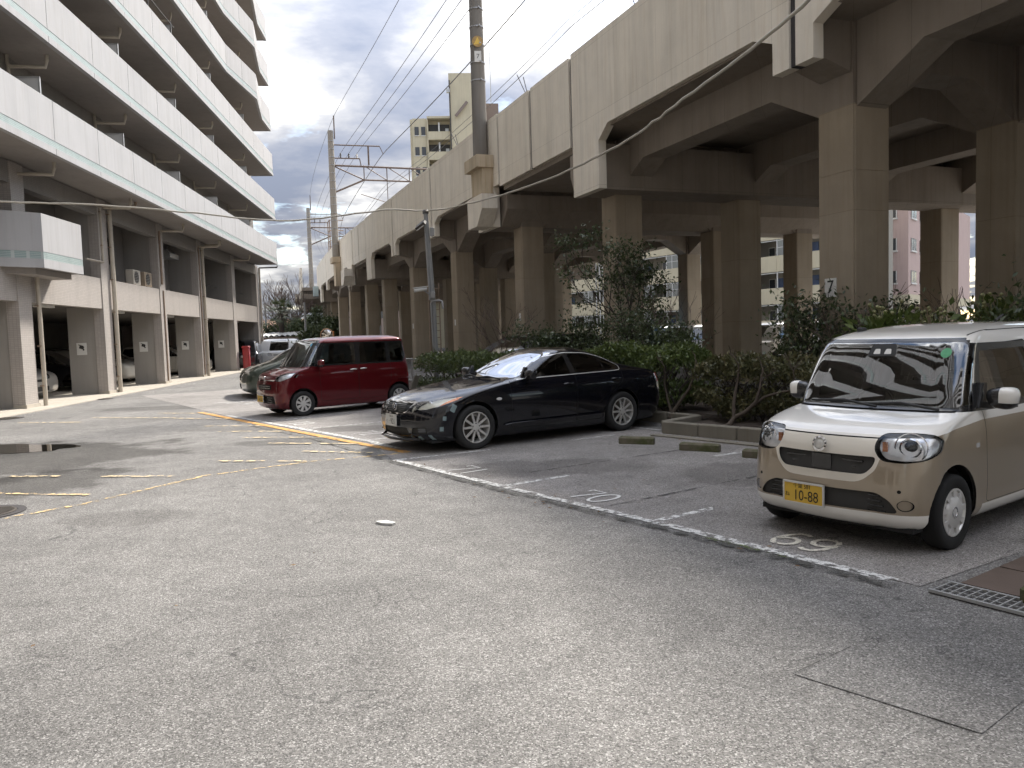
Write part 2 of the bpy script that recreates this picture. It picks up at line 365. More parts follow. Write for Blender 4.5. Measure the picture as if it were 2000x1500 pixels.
# yellow hatching of the no-parking zone
line('yellow_line', [(-5.07, 7.46), (-4.58, 8.07), (-3.9, 9.58), (-2.84, 10.43), (-1.54, 10.98)], .075, .008, M['yellow_line'])
line('yellow_line', [(-7.5, 9.1), (-5.97, 8.81), (-4.8, 8.55)], .075, .012, M['yellow_line'])
line('yellow_line', [(-7.6, 18.58), (-4.3, 14.4), (-1.54, 10.98)], .14, .012, M['orange_line'])
for a, b in (((-3.16, 11.41), (-2.05, 11.05)), ((-4.0, 12.46), (-2.5, 12.05)), ((-4.71, 13.3), (-3.2, 13.0)), ((-5.54, 14.35), (-4.05, 14.02)), ((-6.18, 15.36), (-4.95, 15.1)), ((-7.63, 17.23), (-6.0, 16.6)), ((-8.63, 18.65), (-7.0, 18.1)), ((-9.89, 17.98), (-7.6, 17.3)), ((-4.18, 10.72), (-2.85, 10.47)), ((-5.28, 9.75), (-4.3, 9.58)), ((-11.19, 17.3), (-9.6, 17.0)), ((-6.6, 9.95), (-5.9, 9.85))):
    line('yellow_line', [a, b], .09, .016, M['thin_yellow'])
line('pavement_seam', [(-1.75, 10.38), (-.25, 8.22), (1.06, 6.50), (2.36, 4.72)], .10, .012, M['seam'])
line('pavement_seam', [(-6.2, 16.5), (-3.4, 12.9), (-1.75, 10.38)], .05, .020, M['seam'])
line('moss_strip', [(1.45, 6.02), (1.95, 5.36)], .05, .016, M['moss'])
line('pavement_seam', [(-.1, 8.9), (3.0, 10.9)], .03, .012, M['seam'])
line('pavement_seam', [(.9, 7.2), (3.4, 8.9)], .03, .012, M['seam'])
DIG = {'7': [[(0, .82), (0, 1), (.55, 1), (.22, 0)]], '1': [[(.28, 0), (.28, 1)]],
       '0': [[(.3+.28*cos(2*pi*k/20), .5+.5*sin(2*pi*k/20)) for k in range(21)]],
       '6': [[(.52, .92), (.40, 1), (.22, .98), (.08, .75), (.02, .45), (.05, .2), (.15, .04), (.3, 0), (.45, .04), (.56, .18), (.57, .35), (.48, .52), (.32, .58), (.15, .52), (.05, .38)]],
       '2': [[(.03, .75), (.1, .93), (.3, 1), (.5, .93), (.55, .75), (.45, .5), (0, 0), (.58, 0)]],
       '3': [[(.03, .85), (.2, 1), (.42, .98), (.55, .78), (.45, .56), (.25, .52), (.5, .48), (.58, .25), (.45, .04), (.2, 0), (.02, .14)]],
       '4': [[(.42, 0), (.42, 1), (0, .3), (.58, .3)]]}
DIG['9'] = [[(.6-x, 1-y) for x, y in DIG['6'][0]]]
def number(txt, c, hx, h, w, mat, gap=.06, th=.035):
    ex = Dh(hx); ey = Dh(hx-90); tot = len(txt)*w + (len(txt)-1)*gap
    m = MB()
    for i, ch in enumerate(txt):
        for st in DIG[ch]:
            P = [Vector((c[0], c[1], 0)) + ex*(-tot/2 + i*(w+gap) + x*w/.6) + ey*((y-.5)*h) for x, y in st]
            L = []; R = []
            for k, p in enumerate(P):
                t = (P[min(k+1, len(P)-1)]-P[max(k-1, 0)]).normalized(); n = Vector((-t.y, t.x, 0))*th/2
                L.append((p.x+n.x, p.y+n.y, .012)); R.append((p.x-n.x, p.y-n.y, .012))
            m.add(R+L, [(k, k+1, len(P)+k+1, len(P)+k) for k in range(len(P)-1)])
    return struct(m.build('bay_number', mat))
number('69', (2.20, 5.76), 144, .36, .20, M['number_paint'], .05, .042)
number('70', (.80, 7.63), 144, .38, .21, M['number_white'], .04, .035)
number('71', (-.57, 9.37), 144, .40, .22, M['number_white'], .04, .03)
number('72', (-2.55, 13.42), 141, .40, .22, M['number_white'])
number('73', (-4.25, 15.35), 141, .40, .22, M['number_white'])
number('74', (-7.2, 20.8), 141, .40, .22, M['number_white'])
# manhole and small covers
def manhole(c, r, label):
    m = MB(); m.lathe([(r+.09, .004), (r+.09, .009), (r+.01, .009)], 40, (c[0], c[1], 0)); o = m.build('cover_frame', M['dark_joint'])
    t = empty('manhole_cover', (c[0], c[1], 0)); tag(t, label, 'manhole')
    o.parent = t; o.location = (-c[0], -c[1], 0)
    m = MB(); m.lathe([(0.0, .014), (r, .014), (r, .004)], 40); m.build('lid', M['iron'], t)
    for k in range(-5, 6):
        w = sqrt(max(0, r*r-(k*r/6)**2))*.9
        MB().box((0, k*r/6, .016), (2*w, .022, .008)).build('rib', M['iron'], t)
manhole((-5.45, 7.75), .30, 'round ribbed iron manhole cover below the yellow line crossing')
manhole((-13.1, 24.5), .25, 'small round manhole cover beside the tiled garage pillar')
manhole((-12.3, 18.6), .28, 'round manhole cover behind the puddle')
blob = MB(); blob.poly([(-1.27, 6.83, .02), (-1.20, 6.755, .02), (-1.10, 6.72, .022), (-1.075, 6.765, .02), (-1.17, 6.84, .022)])
blob.prism([(-1.27, 6.83), (-1.20, 6.755), (-1.10, 6.72), (-1.075, 6.765), (-1.17, 6.84)], .004, .018, 'z')
tag(blob.build('paper_scrap', simple('scrap_white', (.66, .66, .63), .7)), 'small white scrap lying alone on the asphalt', 'scrap')
# planting bed: kerb pieces + soil
bed = empty('planting_bed', (0, 0, 0)); tag(bed, 'low planting bed edged with dark concrete kerb stones behind the parking bays', 'planting bed')
bedpath = [(-8.6, 28.6), (-2.85, 21.05), (1.2, 16.0), (3.15, 12.95), (2.42, 12.25), (3.75, 10.68), (6.1, 7.9)]
def kerbs(path, w, h, parent, mat, step=.75):
    for (x0, y0), (x1, y1) in zip(path, path[1:]):
        d = Vector((x1-x0, y1-y0, 0)); n = max(1, round(d.length/step)); a = atan2(d.y, d.x)
        for k in range(n):
            c = Vector((x0, y0, 0)) + d*((k+.5)/n)
            MB().rbox((c.x, c.y, h/2+random.uniform(-.004, .004)), (d.length/n-.012, w, h), .014, a).build('kerb_stone', mat, parent)
kerbs(bedpath, .13, .20, bed, M['kerb'])
m = MB(); rows = 16
for (x0, y0), (x1, y1) in zip(bedpath, bedpath[1:]):
    pass
soilp = [(-8.5, 28.8), (-2.75, 21.15), (1.28, 16.1), (3.3, 12.95), (2.55, 12.28), (3.85, 10.75), (6.2, 8.0), (8.6, 10.2), (3.2, 17.8), (-.4, 23.5), (-6.6, 31.5)]
bm = bmesh.new(); vs = [bm.verts.new((x, y, .11)) for x, y in soilp]; f = bm.faces.new(vs); bmesh.ops.triangulate(bm, faces=[f])
for _ in range(4): bmesh.ops.subdivide_edges(bm, edges=[e for e in bm.edges if e.calc_length() > .6], cuts=1, use_grid_fill=True)
for v in bm.verts: v.co.z += random.uniform(-.03, .05)
bmesh.ops.recalc_face_normals(bm, faces=bm.faces)
if sum(f.normal.z for f in bm.faces) < 0: bmesh.ops.reverse_faces(bm, faces=bm.faces)
me = bpy.data.meshes.new('soil'); bm.to_mesh(me); bm.free(); link('soil', me, bed, M['soil'])
gut = MB(); a = Vector((2.30, 12.08, 0)); b = Vector((6.0, 7.72, 0)); d = b-a
gut.box(((a+b)/2+Vector((-.10, -.085, .012)))[:], (d.length, .16, .024), atan2(d.y, d.x)); struct(gut.build('kerb_gutter', M['kerb']))
# wheel stops
def wheel_stop(c, a, L, label):
    m = MB(); m.rbox((0, 0, .055), (L, .13, .11), .022); o = m.build('wheel_stop', M['wheel_stop']); o.location = (c[0], c[1], 0); o.rotation_euler = (0, 0, a)
    tag(o, label, 'wheel stop', 'concrete wheel stops at the back of the bays')
ar = radians(90-145)
wheel_stop((1.80, 11.17), radians(-22), .52, 'mossy wheel stop beside the rear tyre of the black sedan')
wheel_stop((2.52, 10.34), radians(-30), .55, 'mossy wheel stop in front of the bed kerb, middle of three')
wheel_stop((3.15, 9.58), radians(-36), .55, 'mossy wheel stop half hidden by the beige car')
wheel_stop((3.11, 4.46), radians(40), .42, 'weathered mossy concrete stop at the edge beside the drain grate')
# drain grate + plates
dg = empty('drain_grate', (2.56, 4.58, 0)); tag(dg, 'long steel bar drain grate set in the asphalt', 'drain grate')
e1 = Vector((.566, -.824, 0)); e2 = Vector((.824, .566, 0)); az = atan2(e1.y, e1.x)
def gp(u, v, z): return (e1*u + e2*v + Vector((0, 0, z)))[:]
MB().box(gp(.6, .1, .008), (1.3, .26, .006), az).build('pit', M['dark_joint'], dg)
for v in (-.02, .21): MB().box(gp(.6, v, .018), (1.3, .022, .018), az).build('frame_bar', M['galv'], dg)
for v in (.06, .135): MB().box(gp(.6, v, .016), (1.28, .008, .012), az).build('cross_bar', M['galv'], dg)
for k in range(28): MB().box(gp(-.03+k*.046, .095, .018), (.008, .22, .016), az).build('bar', M['galv'], dg)
cv = empty('drain_cover', (2.56, 4.58, 0)); tag(cv, 'brown steel cover plates beside the drain grate', 'cover plate')
for k in range(3):
    q = gp(.32, .50+k*.52, .014); MB().box(q, (.62, .50, .016), az).build('plate', M['rust_steel'], cv)
# ------------------------------------------------------------------ apartment building with garage (left)
def tile_mat(name, col, grout, bw=.10, rh=.05):
    t = NT(name)
    sp = t.N.new('ShaderNodeSeparateXYZ'); t.L.new(t.tc.outputs['Object'], sp.inputs[0]); cb = t.N.new('ShaderNodeCombineXYZ')
    t.L.new(t.math('ADD', sp.outputs[0], sp.outputs[1]), cb.inputs[0]); t.L.new(sp.outputs[2], cb.inputs[1])
    b = t.N.new('ShaderNodeTexBrick'); t.L.new(cb.outputs[0], b.inputs['Vector']); b.offset = 0
    b.inputs['Scale'].default_value = 1; b.inputs['Brick Width'].default_value = bw; b.inputs['Row Height'].default_value = rh; b.inputs['Mortar Size'].default_value = .006
    b.inputs['Color1'].default_value = (*col, 1); b.inputs['Color2'].default_value = (*mul(col, .9), 1); b.inputs['Mortar'].default_value = (*grout, 1)
    f = t.ramp(t.noise(1.0, 6, .6, t.mapped((2.5, 2.5, .3))), [(.5, 0.0), (.75, 1.0)])
    c = t.mix(t.math('MULTIPLY', f, .28), b.outputs['Color'], mul(col, .45)); t.set('Base Color', c).set('Roughness', .45)
    t.bump(b.outputs['Fac'], -.35, .004); return t.mat
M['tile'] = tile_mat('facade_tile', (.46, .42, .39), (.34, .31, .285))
M['tile_shaded'] = tile_mat('shaded_wall_tile', (.27, .25, .23), (.21, .20, .19))  # facade tile darkened; the shade under the balconies is painted into the colour
M['mosaic'] = tile_mat('teal_mosaic', (.25, .33, .32), (.42, .46, .45), .05, .045)
M['parapet'] = concrete('parapet_white', (.41, .405, .41), .2, .08, .1)
M['soffit'] = concrete('soffit_paint', (.31, .285, .265), .15, .10, .15)
M['plaster'] = concrete('garage_wall_grey', (.34, .32, .295), .15, .10, .15)
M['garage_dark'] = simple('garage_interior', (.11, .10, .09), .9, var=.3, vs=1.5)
M['pipe'] = simple('cream_pipe', (.46, .41, .34), .5, var=.2, vs=4)
M['pipe_rust'] = simple('rusty_pipe', (.27, .20, .15), .6, var=.4, vs=7)
M['board'] = simple('partition_board', (.50, .49, .47), .6, var=.06, vs=2)
M['alu'] = simple('aluminium_frame', (.45, .45, .44), .4, .6, .08)
M['dark_frame'] = simple('dark_window_frame', (.07, .065, .06), .5, .2, .1)
M['pane'] = glassy('window_glass', (.10, .12, .12))
M['apron'] = concrete('apron_concrete', (.45, .41, .35), .2)
M['white_plastic'] = simple('white_plastic', (.68, .67, .64), .5, var=.08)
M['black_print'] = simple('black_print', (.03, .03, .03), .6, var=0)
HB = -6.4; OB = (-14.3, 28.0, 0)
bld = empty('apartment_building', OB, rz_of(HB)); tag(bld, 'tall grey apartment block with long white stepped balconies above an open ground floor garage', 'building')
PIL = [-48, -42, -36, -30, -24, -18.1, -12.2, -6.4, -.75, 5.2, 10.95, 17.8, 24.4]
S0, S1 = -50, 24.9
TOPZ = 6.82+2.93*8+1.2
def B(name, mat, *boxes, parent=bld):
    m = MB()
    for b in boxes: m.bx(*b)
    return m.build(name, mat, parent)
B('garage_floor', M['apron'], (S0, S1, .0, 9.0, -.05, .03))
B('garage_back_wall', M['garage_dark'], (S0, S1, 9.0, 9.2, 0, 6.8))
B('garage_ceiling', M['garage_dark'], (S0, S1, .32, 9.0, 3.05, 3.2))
B('upper_floor_slab', M['soffit'], (S0, S1, .32, 9.0, 3.95, 4.03))
B('upper_ceiling', M['soffit'], (S0, S1, .32, 9.0, 6.62, 6.80))
B('gable_wall', M['tile'], (S1-.2, S1, .4, 9.2, 0, 6.8), (S1-.3, S1-.05, .12, 12.0, 6.85, TOPZ))
B('rear_wall', M['plaster'], (S0, S1, 12.0, 12.3, 0, TOPZ))
B('roof_slab', M['soffit'], (S0, S1-.3, 0, 12, TOPZ-.2, TOPZ))
B('storey_wall', M['tile_shaded'], (S0, S1-.3, .1, .3, 6.82, TOPZ-.2))
for i, s in enumerate(PIL):
    w = .36
    MB().bx(s-w, s+w, -.03, .30, 0, 6.82).build('pillar', M['tile'], bld)
    MB().bx(s-w+.03, s+w-.03, .30, 1.2, 0, 3.05).bx(s-w+.03, s+w-.03, .30, 1.55, 4.03, 6.62).build('fin_wall', M['plaster'], bld)
    MB().bx(s-w-.04, s+w+.04, -.07, .28, 0, .12).build('pillar_base', M['apron'], bld)
for a, b in zip(PIL, PIL[1:]):
    MB().bx(a+.36, b-.36, 0, .32, 3.0, 4.05).build('spandrel', M['tile'], bld)
    MB().bx(a+.36, b-.36, 0, .32, 6.22, 6.82).build('lintel', M['tile_shaded'], bld)
    MB().bx(a+1.5, a+2.6, -.0+.36, .5, 2.93, 3.03).build('ceiling_lamp', M['white_plastic'], bld)
    if b > 11.5 and a > 4:   # open dark bays
        MB().tube([(a+.5, .8, 4.9), (b-.5, .8, 4.9)], .02, 6).build('handrail', M['dark_frame'], bld)
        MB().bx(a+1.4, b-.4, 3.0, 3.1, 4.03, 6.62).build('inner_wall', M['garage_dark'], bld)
    else:
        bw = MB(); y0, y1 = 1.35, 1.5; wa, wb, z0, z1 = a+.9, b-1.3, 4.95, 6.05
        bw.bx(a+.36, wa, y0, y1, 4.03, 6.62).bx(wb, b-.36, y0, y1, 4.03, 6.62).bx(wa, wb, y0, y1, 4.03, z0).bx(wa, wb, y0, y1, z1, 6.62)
        bw.build('recess_wall', M['tile_shaded'], bld)
        win = empty('window', (0, 0, 0), 0, bld)
        fr = MB(); n = 4
        for k in range(n+1):
            x = wa + (wb-wa)*k/n; fr.bx(x-.03, x+.03, y0+.03, y0+.09, z0, z1)
        fr.bx(wa, wb, y0+.03, y0+.09, z0, z0+.05).bx(wa, wb, y0+.03, y0+.09, z1-.05, z1); fr.build('frame', M['dark_frame'], win)
        for k in range(n):
            x0, x1 = wa+(wb-wa)*k/n+.03, wa+(wb-wa)*(k+1)/n-.03
            MB().bx(x0, x1, y0+.055, y0+.06, z0+.05, z1-.05).build('pane', M['pane'], win)
# floor bands
def emis(name, col, s):
    t = NT(name); t.set('Base Color', col).set('Emission Color', col).set('Emission Strength', s); return t.mat
M['lamp_on'] = emis('lit_tube', (.95, 1, .97), 5)
MB().bx(.7, 2.0, 3.0, 3.12, 6.0, 6.05).bx(2.4, 3.4, 3.6, 3.72, 6.0, 6.05).build('lit_tube_lamp', M['lamp_on'], bld)
straight = [(S0, 1.5), (24.0, 1.5)]
bulged = [(S0, 1.5), (12.5, 1.5), (17.1, 2.05), (21.2, 1.5), (24.0, 1.5)]
def along(path, step):
    out = []
    for (s0, t0), (s1, t1) in zip(path, path[1:]):
        L = hypot(s1-s0, t1-t0); n = max(1, round(L/step))
        for k in range(n):
            f0, f1 = k/n, (k+1)/n; out.append(((s0+(s1-s0)*f0, t0+(t1-t0)*f0), (s0+(s1-s0)*f1, t0+(t1-t0)*f1)))
    return out
def wallseg(m, p, q, th, z0, z1, gap=.0, off=0.0):
    """upright slab between two plan points (s,t); outer face on the line, thickness inwards"""
    d = Vector((q[0]-p[0], q[1]-p[1])); L = d.length; d /= L; n = Vector((-d.y, d.x))   # points outwards (+t) for +s travel
    a = Vector(p)+d*gap; b = Vector(q)-d*gap
    A = [a+n*off, b+n*off, b+n*(off-th), a+n*(off-th)]
    P = [(v.x, -v.y, z) for z in (z0, z1) for v in A]
    m.add(P, [(0, 1, 2, 3), (7, 6, 5, 4), (0, 4, 5, 1), (1, 5, 6, 2), (2, 6, 7, 3), (3, 7, 4, 0)])
for k in range(9):
    z = 6.82+2.93*k; path = straight if k < 3 else bulged
    slab = MB(); outer = path + [(24.0, .0), (S0, .0)]
    slab.prism([(s, -(t-.12) if t > 0 else .1) for s, t in outer], z+.03, z+.22, 'z'); slab.build('balcony_slab', M['soffit'], bld, fix=True)
    segs = along(path, 2.8)
    vis = k < 7
    for (p, q) in segs:
        if p[0] < -34: continue
        m = MB(); wallseg(m, p, q, .14, z+.36, z+1.42, .011); wallseg(m, p, q, .14, z, z+.17, .011, .02); m.build('parapet_panel', M['parapet'], bld, fix=True)
    far = MB(); wallseg(far, (S0, 1.5), (-33.9, 1.5), .14, z, z+1.42); far.build('parapet_panel', M['parapet'], bld, fix=True)
    strip = MB()
    for (p, q) in zip(path, path[1:]): wallseg(strip, p, q, .10, z+.15, z+.37, 0, -.008); wallseg(strip, p, q, .06, z+.02, z+1.38, 0, -.05)
    wallseg(strip, (24.0, 1.5), (24.0, .1), .10, z+.15, z+.37, 0, -.008)
    strip.build('mosaic_strip', M['mosaic'], bld, fix=True)
    m = MB(); wallseg(m, (24.0, 1.49), (24.0, .1), .14, z+.36, z+1.42, .004); wallseg(m, (24.0, 1.49), (24.0, .1), .14, z, z+.17, .004, .02); m.build('parapet_end', M['parapet'], bld, fix=True)
    for s in PIL[3:-1]:
        if k < 8:
            MB().bx(s-1.17, s-1.13, -1.30, -.05, z+.24, z+1.93).build('partition_board', M['board'], bld)
            fr = MB().bx(s-1.18, s-1.12, -1.34, -1.30, z+.24, z+1.97).bx(s-1.18, s-1.12, -1.34, -.05, z+1.93, z+1.97); fr.build('partition_frame', M['alu'], bld)
        MB().tube([(s+.1, .04, z+.2), (s+.1, .04, z-.20), (s+.1, -.05, z-.28), (s+.1, -.95, z-.30), (s+.1, -1.0, z-.1), (s+.1, -1.0, z+.05)], .05, 8).build('drain_pipe', M['pipe'], bld, smooth=50)
        if k < 8 and k > 0: MB().tube([(s+.1, .02, z-2.75), (s+.1, .02, z-.2)], .05, 8).build('drain_pipe', M['pipe'], bld, smooth=50)
# wing of the same block closing the yard behind the viewpoint
wing = [(-49.5, 1.4), (-46.5, 9.0), (-47.5, 17.0), (-51.0, 26.0)]
for k in range(8):
    z = 6.82+2.93*k; m = MB()
    for p, q in zip(wing, wing[1:]): wallseg(m, q, p, .14, z, z+1.42); wallseg(m, q, p, 1.5, z+.02, z+.2, 0, -.1)
    m.build('wing_parapet', M['parapet'], bld, fix=True)
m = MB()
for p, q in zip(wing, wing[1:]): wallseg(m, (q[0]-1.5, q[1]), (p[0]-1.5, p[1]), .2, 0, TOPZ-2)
m.build('wing_wall', M['tile_shaded'], bld, fix=True)
# clothes pole and aerials on upper balconies
MB().tube([(1.0, -1.45, 6.82+2.93*2+1.42), (1.0, -1.45, 6.82+2.93*2+1.95)], .025, 6).tube([(3.6, -1.45, 6.82+2.93*2+1.42), (3.6, -1.45, 6.82+2.93*2+1.95)], .025, 6).tube([(.4, -1.45, 6.82+2.93*2+1.85), (4.0, -1.45, 6.82+2.93*2+1.85)], .02, 6).build('clothes_pole', M['dark_frame'], bld)
MB().bx(11.2, 11.9, -1.2, -.9, 16.1, 17.0).build('wall_unit', M['pipe_rust'], bld)
# ground floor pipes
def vpipe(s, t, z0, z1, r=.06, mat='pipe', clips=True):
    MB().tube([(s, -t, z0), (s, -t, z1)], r, 10).build('down_pipe', M[mat], bld, smooth=50)
    if clips:
        for z in np.arange(z0+.6, z1, 1.15): MB().box((s, -t+.03, z), (2*r+.06, .12, .03)).build('pipe_clip', M['pipe_rust'], bld)
vpipe(-5.82, .12, 0, 3.75); MB().tube([(-5.82, -.12, 3.75), (-5.78, -.12, 3.83), (-5.0, -.14, 3.86), (-4.75, -.2, 3.9)], .055, 8).build('down_pipe', M['pipe'], bld, smooth=50)
vpipe(-.32, .13, 0, 6.5, .075); MB().tube([(-.32, -.13, 6.45), (-.30, -.2, 6.6), (-.25, -1.0, 6.62), (-.25, -1.02, 6.8)], .06, 8).build('down_pipe', M['pipe_rust'], bld, smooth=50)
vpipe(-.95, .06, 4.6, 6.5, .04); MB().tube([(-.98, -.06, 4.62), (-2.2, -.02, 4.62)], .035, 8).build('down_pipe', M['pipe'], bld)
vpipe(5.05, .07, 4.25, 6.5, .045, 'pipe_rust'); vpipe(5.2, .05, .1, 4.0, .035, 'pipe_rust')
vpipe(11.25, .11, 0, 6.5, .07); MB().tube([(11.25, -.11, 6.45), (11.3, -.3, 6.62), (11.3, -1.0, 6.64), (11.3, -1.02, 6.82)], .06, 8).build('down_pipe', M['pipe'], bld, smooth=50)
vpipe(10.8, .06, 0, 6.5, .03, 'pipe_rust'); vpipe(24.75, .12, 0, 6.7, .07)
MB().tube([(24.8, -.1, 6.7), (24.85, -1.3, 6.72), (24.85, -1.32, 6.84)], .05, 8).build('down_pipe', M['dark_frame'], bld, smooth=50)
for s in (-18.1, -12.2): vpipe(s+.5, .12, 0, 6.5, .07)
# small bay balcony
sb = [(-4.55, 0), (-4.62, .90), (-6.92, .84), (-7.65, -.05)]
m = MB()
for p, q in zip(sb[::-1], sb[::-1][1:]): wallseg(m, p, q, .12, 4.32, 5.36, .0)
for p, q in zip(sb[::-1], sb[::-1][1:]): wallseg(m, p, q, .12, 3.88, 4.12, .0)
m.build('bay_parapet', M['parapet'], bld, fix=True); m = MB()
for p, q in zip(sb[::-1], sb[::-1][1:]): wallseg(m, p, q, .10, 4.10, 4.34, .0, -.006)
m.build('bay_mosaic', M['mosaic'], bld, fix=True)
MB().prism([(s, -t+.06) for s, t in sb], 3.90, 4.0, 'z').build('bay_floor', M['soffit'], bld, fix=True)
MB().prism([(-4.7, 0), (-4.75, -.6), (-6.8, -.55), (-7.3, 0)], 3.72, 3.89, 'z').build('bay_underside', M['soffit'], bld, fix=True)
# vent hood on third bay
MB().prism([(.55, 5.75), (1.35, 5.75), (1.35, 5.95), (1.15, 6.15), (.75, 6.15), (.55, 5.95)], 8.6-.3, 9.6, 'x').build('vent_hood', M['alu'], bld, fix=True)
# apron strip along the facade
ap = MB(); ap.bx(S0, S1, -.75, 0, -.05, .022); o = ap.build('building_apron', M['apron']); o.location = OB; o.rotation_euler = (0, 0, rz_of(HB)); struct(o)
# things on the building: air-conditioners, signs, bin
RB = Matrix.Translation(Vector(OB)) @ Matrix.Rotation(rz_of(HB), 4, 'Z')
def bw_(s, t, z): return (RB @ Vector((s, -t, z)))[:]
def ac_unit(s, t, z, w, label, rust):
    e = empty('air_conditioner', bw_(s, t, z), rz_of(HB)); tag(e, label, 'air conditioner')
    MB().rbox((0, .15, .31), (w, .30, .58), .02).build('casing', simple('ac_'+str(rust), (.50, .46, .40) if not rust else (.34, .27, .20), .5, var=.2), e)
    MB().lathe([(.0, -.008), (.23, -.008), (.23, .01)], 24, (-.06, 0, .31), 'y').build('fan_guard', M['dark_frame'], e)
    for k in range(7): MB().box((-.06, -.012, .12+k*.063), (.46, .01, .012)).build('grille_bar', M['alu'], e)
    for x in (-w*.36, w*.36): MB().box((x, .15, .01), (.08, .34, .05)).build('foot', M['pipe_rust'], e)
ac_unit(2.55, -.06, 4.05, .75, 'light air conditioner on the garage ledge, the one with a pale front', False)
ac_unit(3.75, -.04, 4.05, .80, 'rust stained air conditioner on the garage ledge beside a rusty pipe', True)
signn = ['on the nearest grey garage wall at the picture edge', 'on the garage wall beside the silver car', 'on the garage wall beside the dark car', 'on the garage wall beside the tall white car', 'on the garage wall next to the red cabinet', 'on the last garage wall at the far corner']
for s, d in zip([-6.4, -.75, 5.2, 10.95, 17.8, 24.4], signn):
    e = empty('security_sign', bw_(s-.335, -.78, 1.62), rz_of(HB)); tag(e, 'white camera sign '+d, 'sign', 'white camera signs in the garage')
    MB().box((-.006, 0, 0), (.01, .33, .42)).build('plate', M['white_plastic'], e)
    m = MB(); m.box((-.014, .0, .05), (.008, .15, .10), 0, radians(18)); m.box((-.014, -.06, -.03), (.008, .05, .05)); m.box((-.014, .02, .12), (.008, .18, .025), 0, radians(18)); m.build('camera_pictogram', M['black_print'], e)
e = empty('fire_cabinet', bw_(18.35, .42, 0), rz_of(HB)); tag(e, 'red upright metal cabinet standing by the garage pillar', 'cabinet')
M['red_paint'] = simple('red_enamel', (.36, .025, .03), .35, var=.15, coat=.5)
MB().rbox((0, 0, .74), (.42, .36, 1.22), .03).build('body', M['red_paint'], e); MB().rbox((0, 0, 1.40), (.48, .42, .12), .03).build('lid', M['red_paint'], e)
MB().box((0, -.19, .75), (.34, .012, .9)).build('door', M['red_paint'], e); MB().box((.12, -.205, .85), (.03, .02, .12)).build('handle', M['dark_frame'], e)
for x in (-.16, .16): MB().box((x, 0, .065), (.06, .3, .13)).build('leg', M['dark_frame'], e)
# ------------------------------------------------------------------ railway viaduct (right)
HV = -21.5; C7 = (6.336, 14.2, 0)
via = empty('railway_viaduct', C7, rz_of(HV)); tag(via, 'long concrete railway viaduct on rows of square columns with a high parapet wall', 'viaduct')
def vb(s, t, z):
    k = max(0.0, s-40); return (s, t-.0013*k*k, z)
RV = Matrix.Translation(Vector(C7)) @ Matrix.Rotation(rz_of(HV), 4, 'Z')
def vw(s, t, z): return (RV @ Vector(vb(s, t, z)))[:]
ROWS = [0, -4.1, -8.2, -12.4]; HW = .42; TW = -15.0
UNITS = [([-23.6, -16, -7.9, 0, 8.4], 0), ([15.2, 23.1, 30.9, 38.3], 0), ([44.2, 51.9, 59.6, 67.3], 0), ([73.2, 81, 88.7, 96.4], 1.7)]
def V(name, m, mat, smooth=False): return m.build(name, mat, via, smooth, True, vb)
def hbeam(a0, a1, top, mid, low, hl):
    """haunched beam outline between two supports"""
    return [(a0, top), (a1, top), (a1, low), (a1-hl, mid), (a0+hl, mid), (a0, low)]
